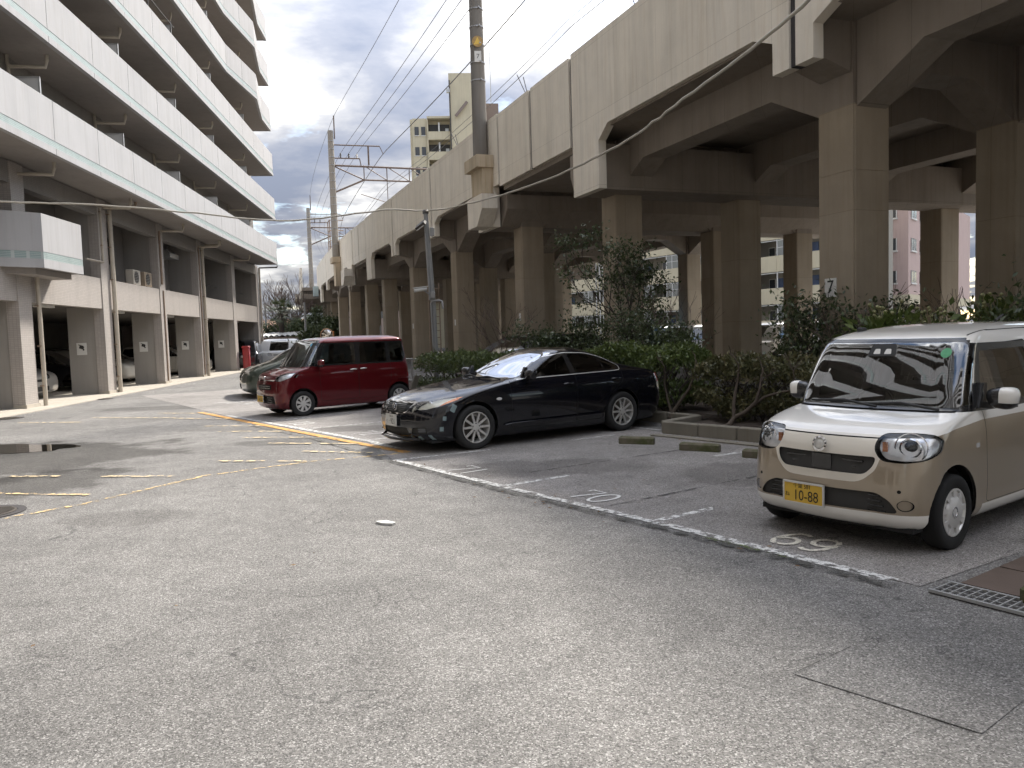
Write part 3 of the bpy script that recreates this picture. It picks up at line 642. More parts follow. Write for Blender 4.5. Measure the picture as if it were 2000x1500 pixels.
for cols, off in UNITS:
    s0, s1 = cols[0], cols[-1]
    for c in cols:
        for r, t in enumerate(ROWS):
            if off and r > 1: continue
            m = MB(); b = .045
            for z0, z1 in ((0, 1.95), (1.965, 4.35), (4.365, 5.5)):
                m.prism([(c-HW, t-HW+b), (c-HW+b, t-HW), (c+HW-b, t-HW), (c+HW, t-HW+b), (c+HW, t+HW-b), (c+HW-b, t+HW), (c-HW+b, t+HW), (c-HW, t+HW-b)], z0, z1, 'z')
            m.bx(c-HW+.01, c+HW-.01, t-HW+.01, t+HW-.01, 0, 5.5)
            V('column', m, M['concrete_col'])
        # cross beam through the rows
        for ta, tb in zip(ROWS, ROWS[1:]):
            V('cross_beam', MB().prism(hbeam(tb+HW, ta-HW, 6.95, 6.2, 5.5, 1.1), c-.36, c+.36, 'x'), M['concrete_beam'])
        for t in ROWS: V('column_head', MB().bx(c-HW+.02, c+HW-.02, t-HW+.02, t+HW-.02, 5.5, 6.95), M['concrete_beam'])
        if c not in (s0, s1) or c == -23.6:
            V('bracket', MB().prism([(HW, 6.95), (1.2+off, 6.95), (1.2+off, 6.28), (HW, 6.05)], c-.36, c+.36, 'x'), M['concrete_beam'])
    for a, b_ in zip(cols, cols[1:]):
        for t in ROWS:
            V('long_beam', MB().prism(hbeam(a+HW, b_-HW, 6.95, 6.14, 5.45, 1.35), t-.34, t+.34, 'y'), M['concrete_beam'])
    V('deck_slab', MB().bx(s0-.75, s1+.75, TW, 1.25+off, 6.90, 7.25), M['concrete_beam'])
    # wall panels, one per bay
    for k, (a, b_) in enumerate(zip(cols, cols[1:])):
        first, last = k == 0 and s0 > 0, k == len(cols)-2
        A = a+.08 if not first else a-.72; Bq = b_-.08 if not last else b_+.22
        la, lb = (6.15, 6.15)
        P = [(A, 9.3), (Bq, 9.3)]
        if last: P += [(Bq, 5.40), (Bq-1.5, 5.40), (Bq-1.5, 6.62), (Bq-2.0, 6.95)]
        else: P += [(Bq, lb), (Bq-.42, lb), (Bq-.42, 6.72), (Bq-.95, 6.95)]
        if first: P += [(A+2.75, 6.95), (A+2.25, 6.55), (A+2.25, 5.50), (A+.5, 5.50), (A+.5, 6.9), (A, 6.9)]
        else: P += [(A+.95, 6.95), (A+.42, 6.72), (A+.42, la), (A, la)]
        tw = off
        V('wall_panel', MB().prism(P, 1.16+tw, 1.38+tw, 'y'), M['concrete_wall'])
        V('joint_strip', MB().bx(a-.07, a+.07, 1.12+tw, 1.34+tw, 6.16, 9.27) if not first else MB().bx(a-.8, a-.74, 1.14, 1.34, 6.9, 9.27), M['dark_joint'])
        V('far_wall_panel', MB().bx(A, Bq, TW, TW+.2, 6.9, 9.3), M['concrete_wall'])
    # seats for the drop-in spans at both unit ends
    e = s1
    V('corbel', MB().prism([(e-1.1, 6.6), (e+.5, 6.6), (e+.5, 6.0), (e+.22, 5.42), (e-1.1, 5.42)], -14.4, 1.33+off, 'y'), M['concrete_beam'])
    if s0 > 0:
        V('corbel', MB().prism([(s0+1.1, 6.55), (s0-.80, 6.55), (s0-.80, 6.05), (s0-.2, 5.5), (s0+1.1, 5.5)], -14.4, 1.10+off, 'y'), M['concrete_beam'])
        V('corbel_end', MB().prism([(s0+.95, 6.58), (s0-.62, 6.58), (s0-.62, 6.08), (s0-.05, 5.52), (s0+.95, 5.52)], 1.40+off, 1.98+off, 'y'), M['concrete_wall'])
for (a, b_, off) in ((8.4, 15.2, 0), (38.3, 44.2, 0), (67.3, 73.2, 0)):
    V('drop_in_span', MB().bx(a+.55, b_-.82, TW, 1.22, 6.68, 7.2), M['concrete_beam'])
    x0, x1 = a+.42, b_-.80; mid = (x0+x1)/2
    V('wall_panel', MB().bx(x0, mid-.09, 1.16, 1.36, 6.82, 9.27), M['concrete_wall']); V('wall_panel', MB().bx(mid+.09, x1, 1.16, 1.36, 6.82, 9.27), M['concrete_wall'])
    V('joint_strip', MB().bx(mid-.085, mid+.085, 1.10, 1.30, 6.84, 9.24), M['dark_joint'])
    V('joint_strip', MB().bx(a+.20, a+.44, 1.10, 1.30, 6.84, 9.24), M['dark_joint'])
    V('far_wall_panel', MB().bx(x0, x1, TW, TW+.2, 6.9, 9.3), M['concrete_wall'])
# pole pedestals on the outer face
for ps in (15.55, 49.6):
    m = MB(); m.prism([(ps-.62, 7.55), (ps+.62, 7.55), (ps+.55, 6.6), (ps+.5, 5.8), (ps-.5, 5.8), (ps-.55, 6.6)], 1.39, 1.80, 'y'); m.bx(ps-.70, ps+.70, 1.385, 2.02, 7.55, 7.98); V('pole_pedestal', m, M['concrete_rust'])
for s, t in ((23.1, 0), (30.9, 0), (15.2, 0)):
    V('number_plate', MB().bx(s-.08, s+.08, HW, HW+.012, 2.15, 2.42), M['white_plastic'])
V('number_plate', MB().bx(-.02, .26, HW, HW+.012, 2.16, 2.50), M['white_plastic'])
tm = text_mesh('7', .34); o = link('number_print', tm, via, M['black_print']); o.matrix_local = Matrix.Translation((.12, HW+.016, 2.33)) @ Matrix.Rotation(pi, 4, 'Z') @ Matrix.Rotation(pi/2, 4, 'X')
# small utility box and conduit far along
V('service_box', MB().bx(70.0, 71.2, 1.4, 1.9, 6.2, 7.2), simple('pale_blue_box', (.42, .50, .50), .5))
# ladder of maintenance platform far along the wall
ml = MB()
for s in (58.5, 60.0): ml.tube([(s, 1.0, 9.3), (s, 1.0, 12.2)], .05, 6)
for z in (10.4, 11.3, 12.2): ml.tube([(58.5, 1.0, z), (60.0, 1.0, z)], .04, 6); ml.tube([(58.5, -.2, z), (58.5, 1.0, z)], .04, 6)
for z in np.arange(9.4, 10.4, .25): ml.tube([(58.9, 1.05, z), (59.5, 1.05, z)], .03, 6)
V('access_ladder', ml, M['pipe_rust'])
# ------------------------------------------------------------------ catenary masts
M['mast'] = concrete('mast_concrete', (.20, .185, .165), .3, .15)
M['mast_far'] = concrete('pale_mast_concrete', (.30, .275, .24), .3, .15)
M['steel_dark'] = simple('weathered_steel', (.17, .13, .11), .65, .4, .3, 6)
M['wire'] = simple('wire_black', (.13, .13, .14), .6, .3, 0)
M['hoop'] = simple('hoop_steel', (.42, .42, .43), .4, .7, .1)
def mast(s, t, z0, z1, r0, r1, label, mat, bands):
    e = empty('catenary_mast', vw(s, t, z0), rz_of(HV)); tag(e, label, 'mast', 'concrete masts on the viaduct')
    MB().lathe([(r0, 0), (r1, z1-z0), (r1*.9, z1-z0+.05), (0, z1-z0+.05)], 18).build('shaft', mat, e, smooth=40)
    for z in bands:
        r = r0+(r1-r0)*(z-z0)/(z1-z0)
        m = MB(); m.lathe([(r-.01, -.018), (r+.018, -.018), (r+.018, .018), (r-.01, .018)], 18, (0, 0, z-z0)); m.box((r+.05, 0, z-z0), (.10, .05, .04)); m.box((-r-.05, 0, z-z0), (.10, .05, .04)); m.build('hoop', M['hoop'], e)
    return e
m1 = mast(15.55, 1.62, 7.98, 18.3, .27, .21, 'near concrete mast with steel hoops and a yellow warning disc', M['mast'], np.arange(10.7, 17.5, .62))
# warning disc and plate on the near mast, facing the lot
fd = Vector((-.94, .26, 0)).normalized(); ang = atan2(fd.y, fd.x)
def facing(o, r, z):   # put a disc made in the y-normal plane onto the mast surface
    o.location = (fd.x*r, fd.y*r, z); o.rotation_euler = (0, 0, ang-pi/2)
d = MB(); d.lathe([(0, .02), (.19, .02), (.19, 0)], 24, (0, 0, 0), 'y').build; o = d.build('warning_disc', simple('ochre_disc', (.40, .26, .10), .6), m1); facing(o, .27, 12.0-7.98)
d = MB(); d.poly([(-.13, .026, -.11), (.13, .026, -.11), (0, .026, .15)][::-1]); o = d.build('warning_triangle', simple('yellow_sign', (.75, .50, .10), .6), m1); facing(o, .27, 12.0-7.98)
d = MB(); d.box((0, .0, 0), (.24, .02, .38)); o = d.build('mast_plate', M['white_plastic'], m1); facing(o, .275, 11.48-7.98)
o = link('mast_number', text_mesh('7', .22), m1, M['black_print']); o.matrix_local = Matrix.Translation((fd.x*.288, fd.y*.288, 11.48-7.98)) @ Matrix.Rotation(ang+pi/2, 4, 'Z') @ Matrix.Rotation(pi/2, 4, 'X')
for (s, z1, lab) in ((49.6, 17.55, 'middle concrete mast carrying a steel truss across the tracks'), (83.0, 17.2, 'far concrete mast carrying a steel truss, smallest of the three')):
    e = mast(s, 1.65, 7.98 if s < 60 else 6.6, z1, .27, .21, lab, M['mast_far'], np.arange(9.0, 17.0, .6))
    z0 = 7.98 if s < 60 else 6.6; Z = lambda z: z-z0
    def mem(name, a, b, r=.05): MB().tube([(0, a[0]-1.65, Z(a[1])), (0, b[0]-1.65, Z(b[1]))], r, 6).build(name, M['steel_dark'], e)
    mem('lightning_rod', (1.35, 17.0), (1.35, 18.75), .05)
    mem('upper_arm', (1.6, 16.55), (-2.1, 16.65)); mem('arm_drop', (-1.2, 16.6), (-1.2, 15.15), .07); mem('arm_tip', (-2.1, 16.65), (-2.35, 16.1), .03)
    mem('insulator_bar', (1.6, 15.55), (-.5, 15.62), .05); mem('insulator_bar', (-.5, 15.62), (-.6, 15.05), .04)
    for t in (.95, .32, -.3): MB().lathe([(.03, 0), (.07, .05), (.04, .1), (.08, .16), (.04, .22), (.07, .28), (.02, .36)], 8, (0, t-1.65, Z(15.62))).build('insulator', M['white_plastic'] if t < 0 else M['dark_frame'], e)
    mem('truss_chord', (1.65, 15.0), (-13.5, 15.15), .075); mem('truss_chord', (-.8, 14.0), (-13.5, 14.1), .065)
    mem('truss_brace', (1.65, 12.9), (-.8, 14.0), .07); mem('truss_brace', (1.65, 15.0), (-.8, 14.0), .05)
    for k in range(7):
        t = -.8-k*1.8; mem('truss_post', (t, 14.0), (t, 15.1), .04); mem('truss_diagonal', (t, 15.1), (t-1.8, 14.05), .035)
    mem('registration_arm', (-2.6, 14.0), (-2.6, 12.2), .03); mem('registration_arm', (-.5, 12.9), (-2.6, 12.3), .03)
def wire(t, z, r, label, s0=-26, s1=120, sag=0.0):
    m = MB(); P = []
    for s in np.linspace(s0, s1, 60):
        f = ((s-15.55) % 34)/34; P.append(vw(s, t, z-sag*4*f*(1-f)))
    o = m.tube(P, r, 5); o = m.build('overhead_wire', M['wire']); tag(o, label, 'wire', 'wires above the viaduct')
wire(1.35, 18.7, .015, 'highest thin wire running along the mast tops', sag=.3)
wire(.95, 15.95, .015, 'overhead wire on the insulator beside the mast', sag=.2)
wire(.32, 15.98, .015, 'overhead wire on the middle insulator', sag=.2)
wire(-.3, 16.0, .015, 'overhead wire on the last of three insulators', sag=.2)
wire(-2.35, 16.1, .028, 'thick dark overhead wire hung from the upper arm', sag=.3)
wire(-2.45, 13.35, .015, 'upper catenary wire above the near track', sag=.5)
wire(-2.65, 12.15, .015, 'lower contact wire above the near track')
wire(-2.30, 13.55, .012, 'second upper catenary wire above the near track', sag=.5)
wire(-2.85, 12.05, .012, 'second contact wire above the near track')
# dropper hangers between the catenary and the contact wires
for k, s in enumerate((6.5, 11.5, 21.0, 31.0)):
    a = vw(s, -2.45, 12.95); b = vw(s, -2.65, 12.15); c = vw(s+.35, -2.30, 13.15); d = vw(s+.35, -2.85, 12.05)
    h = MB(); h.tube([a, b], .02, 5).tube([c, d], .02, 5); o = h.build('wire_hanger', M['wire']); tag(o, ['nearest pair of hangers linking the track wires','pair of track wire hangers just before the near mast','pair of track wire hangers just beyond the near mast','farthest pair of hangers linking the track wires'][k], 'hanger', 'hangers between the track wires')
# ------------------------------------------------------------------ vehicles
M['tyre'] = simple('tyre_rubber', (.022, .022, .022), .82, var=.2, vs=30)
M['silver'] = simple('wheel_silver', (.72, .71, .68), .36, .55, .06, 8)
M['silver_pl'] = simple('hub_cap_silver', (.66, .65, .63), .42, .3, .05, 8)
M['chrome'] = simple('chrome', (.75, .75, .76), .10, 1.0, 0)
M['trim_black'] = simple('gloss_black_trim', (.012, .012, .013), .25, var=0, coat=.6)
M['matt_black'] = simple('matt_black_plastic', (.022, .022, .022), .7, var=.1)
M['gap'] = simple('panel_gap', (.012, .012, .012), .9, var=0)
M['under'] = simple('underbody', (.02, .02, .02), .9, var=0)
M['cabin'] = simple('cabin_fabric', (.05, .048, .045), .9, var=.1)
M['seat'] = simple('seat_fabric', (.12, .11, .10), .9, var=.1, vs=20)
M['seat_pale'] = simple('pale_seat_fabric', (.30, .27, .23), .9, var=.1, vs=20)
M['auto_glass'] = glassy('windscreen_glass', (.36, .42, .39), gain=4.5)
M['tint_glass'] = glassy('tinted_glass', (.10, .11, .11))
M['lens'] = glassy('lamp_lens', (.93, .94, .95), ior=1.35)
M['reflector'] = simple('lamp_reflector', (.85, .85, .86), .22, .55, .08, 30)
M['reflector_old'] = simple('yellowed_lamp_bowl', (.88, .84, .70), .35, .1, .12, 18)
M['amber'] = simple('amber_lens', (.55, .16, .03), .2, var=.1, vs=30, coat=1)
M['red_lens'] = simple('red_tail_lens', (.30, .012, .018), .2, var=.15, vs=20, coat=1)
M['plate_yellow'] = simple('yellow_plate', (.72, .46, .06), .45, var=.04)
M['plate_white'] = simple('white_plate', (.72, .72, .69), .45, var=.04)
M['plate_ink'] = simple('plate_ink', (.02, .018, .014), .5, var=0)
M['plate_green'] = simple('plate_green_ink', (.02, .10, .05), .5, var=0)
def rpoly(pts, r=.02, n=4):
    """round the corners of a polygon"""
    out = []; N = len(pts)
    for i in range(N):
        p = Vector(pts[i][:2]); a = Vector(pts[i-1][:2]); b = Vector(pts[(i+1) % N][:2]); rr = pts[i][2] if len(pts[i]) > 2 else r
        da = a-p; db = b-p; k = min(rr, da.length*.48, db.length*.48)
        if k < 1e-4: out.append(tuple(p)); continue
        A = p+da.normalized()*k; C = p+db.normalized()*k
        for j in range(n+1):
            f = j/n; out.append(tuple((1-f)**2*A + 2*f*(1-f)*p + f*f*C))
    return out
def circle(cx, cy, rx, ry=None, n=24): return [(cx+rx*cos(2*pi*k/n), cy+(ry or rx)*sin(2*pi*k/n)) for k in range(n)]
def inset(poly, d):
    N = len(poly); out = []; ar = sum(poly[i][0]*poly[(i+1) % N][1]-poly[(i+1) % N][0]*poly[i][1] for i in range(N)); sg = 1 if ar > 0 else -1
    for i in range(N):
        p = Vector(poly[i]); e1 = (p-Vector(poly[i-1])); e2 = (Vector(poly[(i+1) % N])-p)
        if e1.length < 1e-6 or e2.length < 1e-6: out.append(tuple(p)); continue
        e1.normalize(); e2.normalize(); n1 = Vector((-e1.y, e1.x))*sg; n2 = Vector((-e2.y, e2.x))*sg; m = (n1+n2)
        if m.length < 1e-6: m = n1
        m.normalize(); out.append(tuple(p+m*d/max(.4, m.dot(n1))))
    return out
def inside(poly, x, y):
    c = False; j = len(poly)-1
    for i in range(len(poly)):
        xi, yi = poly[i]; xj, yj = poly[j]
        if (yi > y) != (yj > y) and x < (xj-xi)*(y-yi)/(yj-yi)+xi: c = not c
        j = i
    return c
def cr(keys, sub):
    K = np.array(keys, float); out = []
    for i in range(len(K)-1):
        p0, p1, p2, p3 = K[max(i-1, 0)], K[i], K[i+1], K[min(i+2, len(K)-1)]
        for j in range(sub):
            t = j/sub; c = .5*((2*p1)+(-p0+p2)*t+(2*p0-5*p1+4*p2-p3)*t*t+(-p0+3*p1-3*p2+p3)*t**3)
            lin = p1+(p2-p1)*t; out.append(.65*c+.35*lin)
    out.append(K[-1]); return out
class Car:
    def __init__(s, keys, sub=4, nf=9, nc=9, ns=44, nr=6, barrel=.015):
        S = cr(keys, sub); bm = bmesh.new(); rings = []
        for (z, xf, xr, w, rf, rr, bf, br) in S:
            w = max(w, .004); L = xf-xr; rf = min(rf, w*.9, L*.45); rr = min(rr, w*.9, L*.45)
            half = []
            yb = w-rf
            for k in range(nf): y = yb*k/nf; half.append((xf-bf*(y/w)**2, y))
            xe = xf-bf*(yb/w)**2; xs = xe-rf*1.0
            for k in range(nc): a = pi/2*k/nc; half.append((xs+(xe-xs)*cos(a)**.85, yb+rf*sin(a)**.85))
            yb2 = w-rr; xe2 = xr+br*(yb2/w)**2; xs2 = xe2+rr
            for k in range(ns+1):
                x = xs+(xs2-xs)*k/ns; u = (k/ns-.5)*2; half.append((x, w-barrel*w*u*u*min(1, w/.4)+barrel*w*min(1, w/.4)*1.0*0))
            for k in range(1, nc): a = pi/2*k/nc; half.append((xs2-(xs2-xe2)*sin(a)**.85, yb2+rr*cos(a)**.85 - barrel*w*min(1, w/.4)*cos(a)))
            for k in range(nr+1): y = yb2*(1-k/nr); half.append((xr+br*(y/w)**2, y))
            ring = [bm.verts.new((x, y, z)) for x, y in half]
            ring += [bm.verts.new((x, -y, z)) for x, y in half[1:-1]][::-1]
            rings.append(ring)
        n = len(rings[0])
        for a, b in zip(rings, rings[1:]):
            for k in range(n): q = (k+1) % n; bm.faces.new((a[k], a[q], b[q], b[k]))
        h = len(half); top = rings[-1]
        for k in range(h-2):
            i, j = k, k+1; ii, jj = (n-i) % n, (n-j) % n
            vs = []
            for v in (top[i], top[j], top[jj], top[ii]):
                if v not in vs: vs.append(v)
            if len(vs) > 2:
                try: bm.faces.new(vs)
                except ValueError: pass
        bmesh.ops.recalc_face_normals(bm, faces=bm.faces)
        bmesh.ops.remove_doubles(bm, verts=bm.verts, dist=.0006)
        s.bm = bm; s.tag = bm.faces.layers.int.new('tag'); s.names = ['body']
    def tid(s, name):
        if name not in s.names: s.names.append(name)
        return s.names.index(name)
    def cut(s, poly, view, name, only=None, nmin=.12, cond=None):
        """cut a drawn outline into the skin and give the faces inside it a name; view: side, front, rear, top"""
        bm = s.bm; ax = {'side': (0, 2), 'front': (1, 2), 'rear': (1, 2), 'top': (0, 1)}[view]
        xs = [p[0] for p in poly]; ys = [p[1] for p in poly]; x0, x1, y0, y1 = min(xs)-.01, max(xs)+.01, min(ys)-.01, max(ys)+.01
        def ok(f):
            nrm = f.normal
            return {'side': abs(nrm.y) > nmin, 'front': nrm.x > nmin, 'rear': nrm.x < -nmin, 'top': nrm.z > nmin}[view] and (cond is None or cond(f.calc_center_median()))
        bm.normal_update()
        cand = []
        qa, qb, m_ = ax[0], ax[1], .4
        for f in bm.faces:
            c0 = f.verts[0].co
            if c0[qa] < x0-m_ or c0[qa] > x1+m_ or c0[qb] < y0-m_ or c0[qb] > y1+m_: continue
            fx = [v.co[ax[0]] for v in f.verts]; fy = [v.co[ax[1]] for v in f.verts]
            if max(fx) < x0 or min(fx) > x1 or max(fy) < y0 or min(fy) > y1: continue
            if ok(f): cand.append(f)
        N = len(poly)
        for i in range(N):
            a = Vector(poly[i]); b = Vector(poly[(i+1) % N]); d = b-a
            if d.length < 1e-5: continue
            co = Vector((0, 0, 0)); no = Vector((0, 0, 0)); co[ax[0]], co[ax[1]] = a; no[ax[0]], no[ax[1]] = -d.y, d.x
            # only faces near this edge
            near = []; rest = []
            ex0, ex1 = min(a.x, b.x)-.004, max(a.x, b.x)+.004; ey0, ey1 = min(a.y, b.y)-.004, max(a.y, b.y)+.004
            for f in cand:
                fx = [v.co[ax[0]] for v in f.verts]; fy = [v.co[ax[1]] for v in f.verts]
                (rest if (max(fx) < ex0 or min(fx) > ex1 or max(fy) < ey0 or min(fy) > ey1) else near).append(f)
            if not near: continue
            es = {e for f in near for e in f.edges}; vs = {v for f in near for v in f.verts}
            r = bmesh.ops.bisect_plane(bm, geom=list(vs)+list(es)+near, plane_co=co, plane_no=no.normalized(), dist=1e-5)
            cand = rest + [g for g in r['geom'] if isinstance(g, bmesh.types.BMFace)]
        t = s.tid(name); on = None if only is None else [s.tid(o) for o in only]
        for f in cand:
            if not f.is_valid: continue
            c = f.calc_center_median()
            if inside(poly, c[ax[0]], c[ax[1]]) and (on is None or f[s.tag] in on): f[s.tag] = t
    def both(s, poly, view, name, **k):
        """same outline mirrored to both halves of a front or rear view"""
        s.cut(poly, view, name, **k); s.cut([(-x, z) for x, z in poly][::-1], view, name, **k)
    def panel(s, poly, name, view='side', gap=.007, **k):
        s.cut(poly, view, 'gap', **k); s.cut(inset(poly, gap), view, name, **k)
    def drop(s, name):
        if name not in s.names: return
        t = s.names.index(name); bmesh.ops.delete(s.bm, geom=[f for f in s.bm.faces if f[s.tag] == t], context='FACES')
    def zone(s, name, test, only=('body',)):
        t = s.tid(name); on = [s.tid(o) for o in only]
        for f in s.bm.faces:
            if f[s.tag] in on and test(f.calc_center_median(), f.normal): f[s.tag] = t
    def warp(s, fn):
        for v in s.bm.verts: v.co.z = fn(v.co.z)
    def build(s, root, mats, glass=(), push=None, split_sides=()):
        bm = s.bm; bm.normal_update(); push = push or {}
        VN = {v: v.normal.copy() for v in bm.verts}
        objs = {}
        def emit(name, faces, flip=False, off=0.0, oname=None, mat=None):
            idx = {}; V = []; F = []; NN = []
            for f in faces:
                ff = []
                for v in f.verts:
                    if v not in idx: idx[v] = len(V); V.append(v.co+VN[v]*off); NN.append(VN[v]*(-1 if flip else 1))
                    ff.append(idx[v])
                F.append(tuple(ff[::-1] if flip else ff))
            me = bpy.data.meshes.new(oname or name); me.from_pydata([tuple(v) for v in V], [], F); me.materials.append(mat)
            me.polygons.foreach_set('use_smooth', [True]*len(F)); me.normals_split_custom_set_from_vertices([tuple(q) for q in NN]); me.update()
            return link(oname or name, me, root)
        allf = {}
        for f in bm.faces: allf.setdefault(s.names[f[s.tag]], []).append(f)
        for nm, fs in allf.items():
            groups = [fs]
            if nm not in ('body', 'gap', 'upper_body'):
                groups = []; left = set(fs)
                while left:
                    st = [left.pop()]; grp = []
                    while st:
                        f = st.pop(); grp.append(f)
                        for e in f.edges:
                            for g2 in e.link_faces:
                                if g2 in left: left.discard(g2); st.append(g2)
                    groups.append(grp)
            for gfs in groups:
                if not gfs: continue
                if len(groups) > 1 and sum(f.calc_area() for f in gfs) < .0012: continue
                o = emit(nm, gfs, off=push.get(nm, 0.0), mat=mats.get(nm, mats['body'])); objs.setdefault(nm, []).append(o)
        inn = [f for f in bm.faces if s.names[f[s.tag]] not in glass]
        emit('lining', inn, flip=True, off=-.022, mat=M['cabin'])
        bm.free(); return objs
def join_wheel(root, c, r, w, side, kind, steer=0.0):
    """wheel > tyre, rim, spokes; side +1 = left (outer face towards +y)"""
    e = empty('wheel', c, 0, root); e.rotation_euler = (0, 0, steer)
    rr = {'sedan': r*.70, 'cap': r*.64, 'slant': r*.64, 'plain': r*.64}[kind]; o = side
    MB().lathe([(rr, -w*.42), (r*.90, -w*.5), (r*.97, -w*.44), (r, -w*.3), (r, w*.3), (r*.97, w*.44), (r*.90, w*.5), (rr+.008, w*.46), (rr, w*.40)], 40, (0, 0, 0), 'y').build('tyre', M['tyre'], e, smooth=50)
    m = MB(); m.lathe([(rr, o*w*.44), (rr-.012, o*w*.45), (rr-.02, o*w*.36), (rr-.03, -o*w*.40)], 40, (0, 0, 0), 'y'); m.lathe([(rr, -o*w*.40), (0, -o*w*.40)], 24, (0, 0, 0), 'y'); m.build('rim', M['silver'], e, smooth=40)
    MB().lathe([(rr*.72, -o*w*.2), (0.0, -o*w*.2)], 24, (0, 0, 0), 'y').build('brake_disc', M['iron'], e)
    def spoke(a, r0, r1, w0, w1, y0, y1, skew=0.0, th=.02):
        P = []
        for (q, ww, yy, sk) in ((r0, w0, y0, 0), (r1, w1, y1, skew)):
            for sx in (-1, 1):
                for dy in (0, -o*th):
                    x = q; z = sx*ww/2+sk; P.append((x*cos(a)-z*sin(a), yy+dy, x*sin(a)+z*cos(a)))
        MB().add(P, [(0, 2, 6, 4), (1, 5, 7, 3), (0, 4, 5, 1), (2, 3, 7, 6), (0, 1, 3, 2), (4, 6, 7, 5)]).build('spoke', M['silver'] if kind == 'sedan' else M['silver_pl'], e, fix=True)
    if kind == 'sedan':
        for k in range(5):
            for d in (-.22, .22): spoke(2*pi*k/5+pi/2+d*1.35, .045, rr-.012, .034, .030, o*w*.36, o*w*.42, 0)
        MB().lathe([(.068, o*w*.32), (.068, o*w*.39), (.035, o*w*.42), (0, o*w*.42)], 20, (0, 0, 0), 'y').build('hub', M['silver'], e, smooth=40)
        for k in range(5): MB().lathe([(.013, o*w*.36), (.013, o*w*.405), (0, o*w*.405)], 8, (.052*cos(2*pi*k/5+.3), 0, .052*sin(2*pi*k/5+.3)), 'y').build('wheel_nut', M['gap'], e)
    elif kind == 'cap':
        MB().lathe([(0, o*w*.46), (.035, o*w*.46), (.04, o*w*.45), (rr*.62, o*w*.46), (rr*.66, o*w*.42), (rr*.68, o*w*.36)], 36, (0, 0, 0), 'y').build('hub_cap', M['silver_pl'], e, smooth=45)
        MB().lathe([(.042, o*w*.455), (.042, o*w*.475), (.032, o*w*.475), (.03, o*w*.46)], 20, (0, 0, 0), 'y').build('cap_emblem', M['chrome'], e, smooth=40)
        MB().lathe([(rr*.66, o*w*.34), (rr*.97, o*w*.36)], 36, (0, 0, 0), 'y').build('cap_backing', M['silver_pl'], e)
        for k in range(9): spoke(2*pi*k/9+.2, rr*.62, rr-.006, .030, .052, o*w*.455, o*w*.44, 0, .03)
        for k in range(9): spoke(2*pi*(k+.5)/9+.2, rr*.66, rr*.86, .024, .034, o*w*.365, o*w*.37, 0, .01); bpy.data.objects[e.children[-1].name].data.materials[0] = M['gap']
    else:
        n = 8; MB().lathe([(rr*.95, o*w*.27), (0, o*w*.27)], 28, (0, 0, 0), 'y').build('cap_backing', M['matt_black'], e)
        for k in range(n): spoke(2*pi*k/n+.15, rr*.24, rr-.008, .036, .066, o*w*.40, o*w*.43, .03 if kind == 'slant' else 0, .02)
        MB().lathe([(rr*.34, o*w*.34), (rr*.33, o*w*.42), (rr*.14, o*w*.45), (0, o*w*.45)], 24, (0, 0, 0), 'y').build('hub_cap', M['silver_pl'], e, smooth=40)
    return e
def seat(root, x, y, mat, z=.32, hh=.62, w=.48):
    e = empty('seat', (x, y, z), 0, root)
    MB().rbox((.05, 0, .12), (.50, w, .20), .05).build('cushion', mat, e)
    m = MB(); m.rbox((0, 0, 0), (.14, w, hh), .05); o = m.build('backrest', mat, e); o.location = (-.24, 0, .18+hh/2); o.rotation_euler = (0, radians(-14), 0)
    m = MB(); m.rbox((0, 0, 0), (.10, w*.55, .18), .04); o = m.build('headrest', mat, e); o.location = (-.36, 0, .30+hh); o.rotation_euler = (0, radians(-10), 0)
def interior(root, cowl_x, cowl_z, rows, w, mat, floor=(-1.4, 1.2), wheel_y=-.34, mir=None, hh=.62, sz=.32):
    MB().bx(floor[0], floor[1], -w, w, .26, .30).build('cabin_floor', M['cabin'], root)
    m = MB(); m.prism([(cowl_x, cowl_z-.02), (cowl_x-.42, cowl_z-.02), (cowl_x-.5, cowl_z-.10), (cowl_x-.45, cowl_z-.35), (cowl_x-.2, cowl_z-.5), (cowl_x, cowl_z-.5)], -w+.03, w-.03, 'y'); m.build('dashboard', M['matt_black'], root, fix=True)
    for x in rows:
        for y in (-.33*w/.62, .33*w/.62): seat(root, x, y, mat, sz, hh)
    m = MB(); m.lathe([(.17, 0), (.185, .012), (.195, 0), (.185, -.012), (.17, 0)], 20, (0, 0, 0), 'x'); m.box((0, 0, 0), (.02, .34, .03)); o = m.build('steering_wheel', M['matt_black'], root); o.location = (cowl_x-.62, wheel_y, cowl_z-.06); o.rotation_euler = (0, radians(-25), 0)
    MB().rbox((mir[0], 0, mir[1]), (.03, .22, .06), .01).build('rear_view_mirror', M['matt_black'], root)
def number_plate(root, x, z, y, bg, lines, tilt=0.0, ink=None, yaw=0.0):
    """Japanese plate, 330 x 165 mm, facing +x"""
    e = empty('number_plate', (x, y, z), 0, root); e.rotation_euler = (0, tilt, yaw)
    MB().box((0, 0, 0), (.008, .33, .165)).build('plate', bg, e)
    MB().box((.002, 0, .080), (.014, .345, .014)).box((.002, 0, -.080), (.014, .345, .014)).box((.002, .168, 0), (.014, .012, .17)).box((.002, -.168, 0), (.014, .012, .17)).build('plate_frame', M['silver'], e)
    for body, size, dy, dz, sx in lines:
        me = text_mesh(body, size); o = link('plate_print', me, e, ink or M['plate_ink'])
        o.matrix_local = Matrix.Translation((.0062, dy, dz)) @ Matrix.Rotation(pi/2, 4, 'Z') @ Matrix.Rotation(pi/2, 4, 'X') @ Matrix.Diagonal((sx, 1, 1, 1))
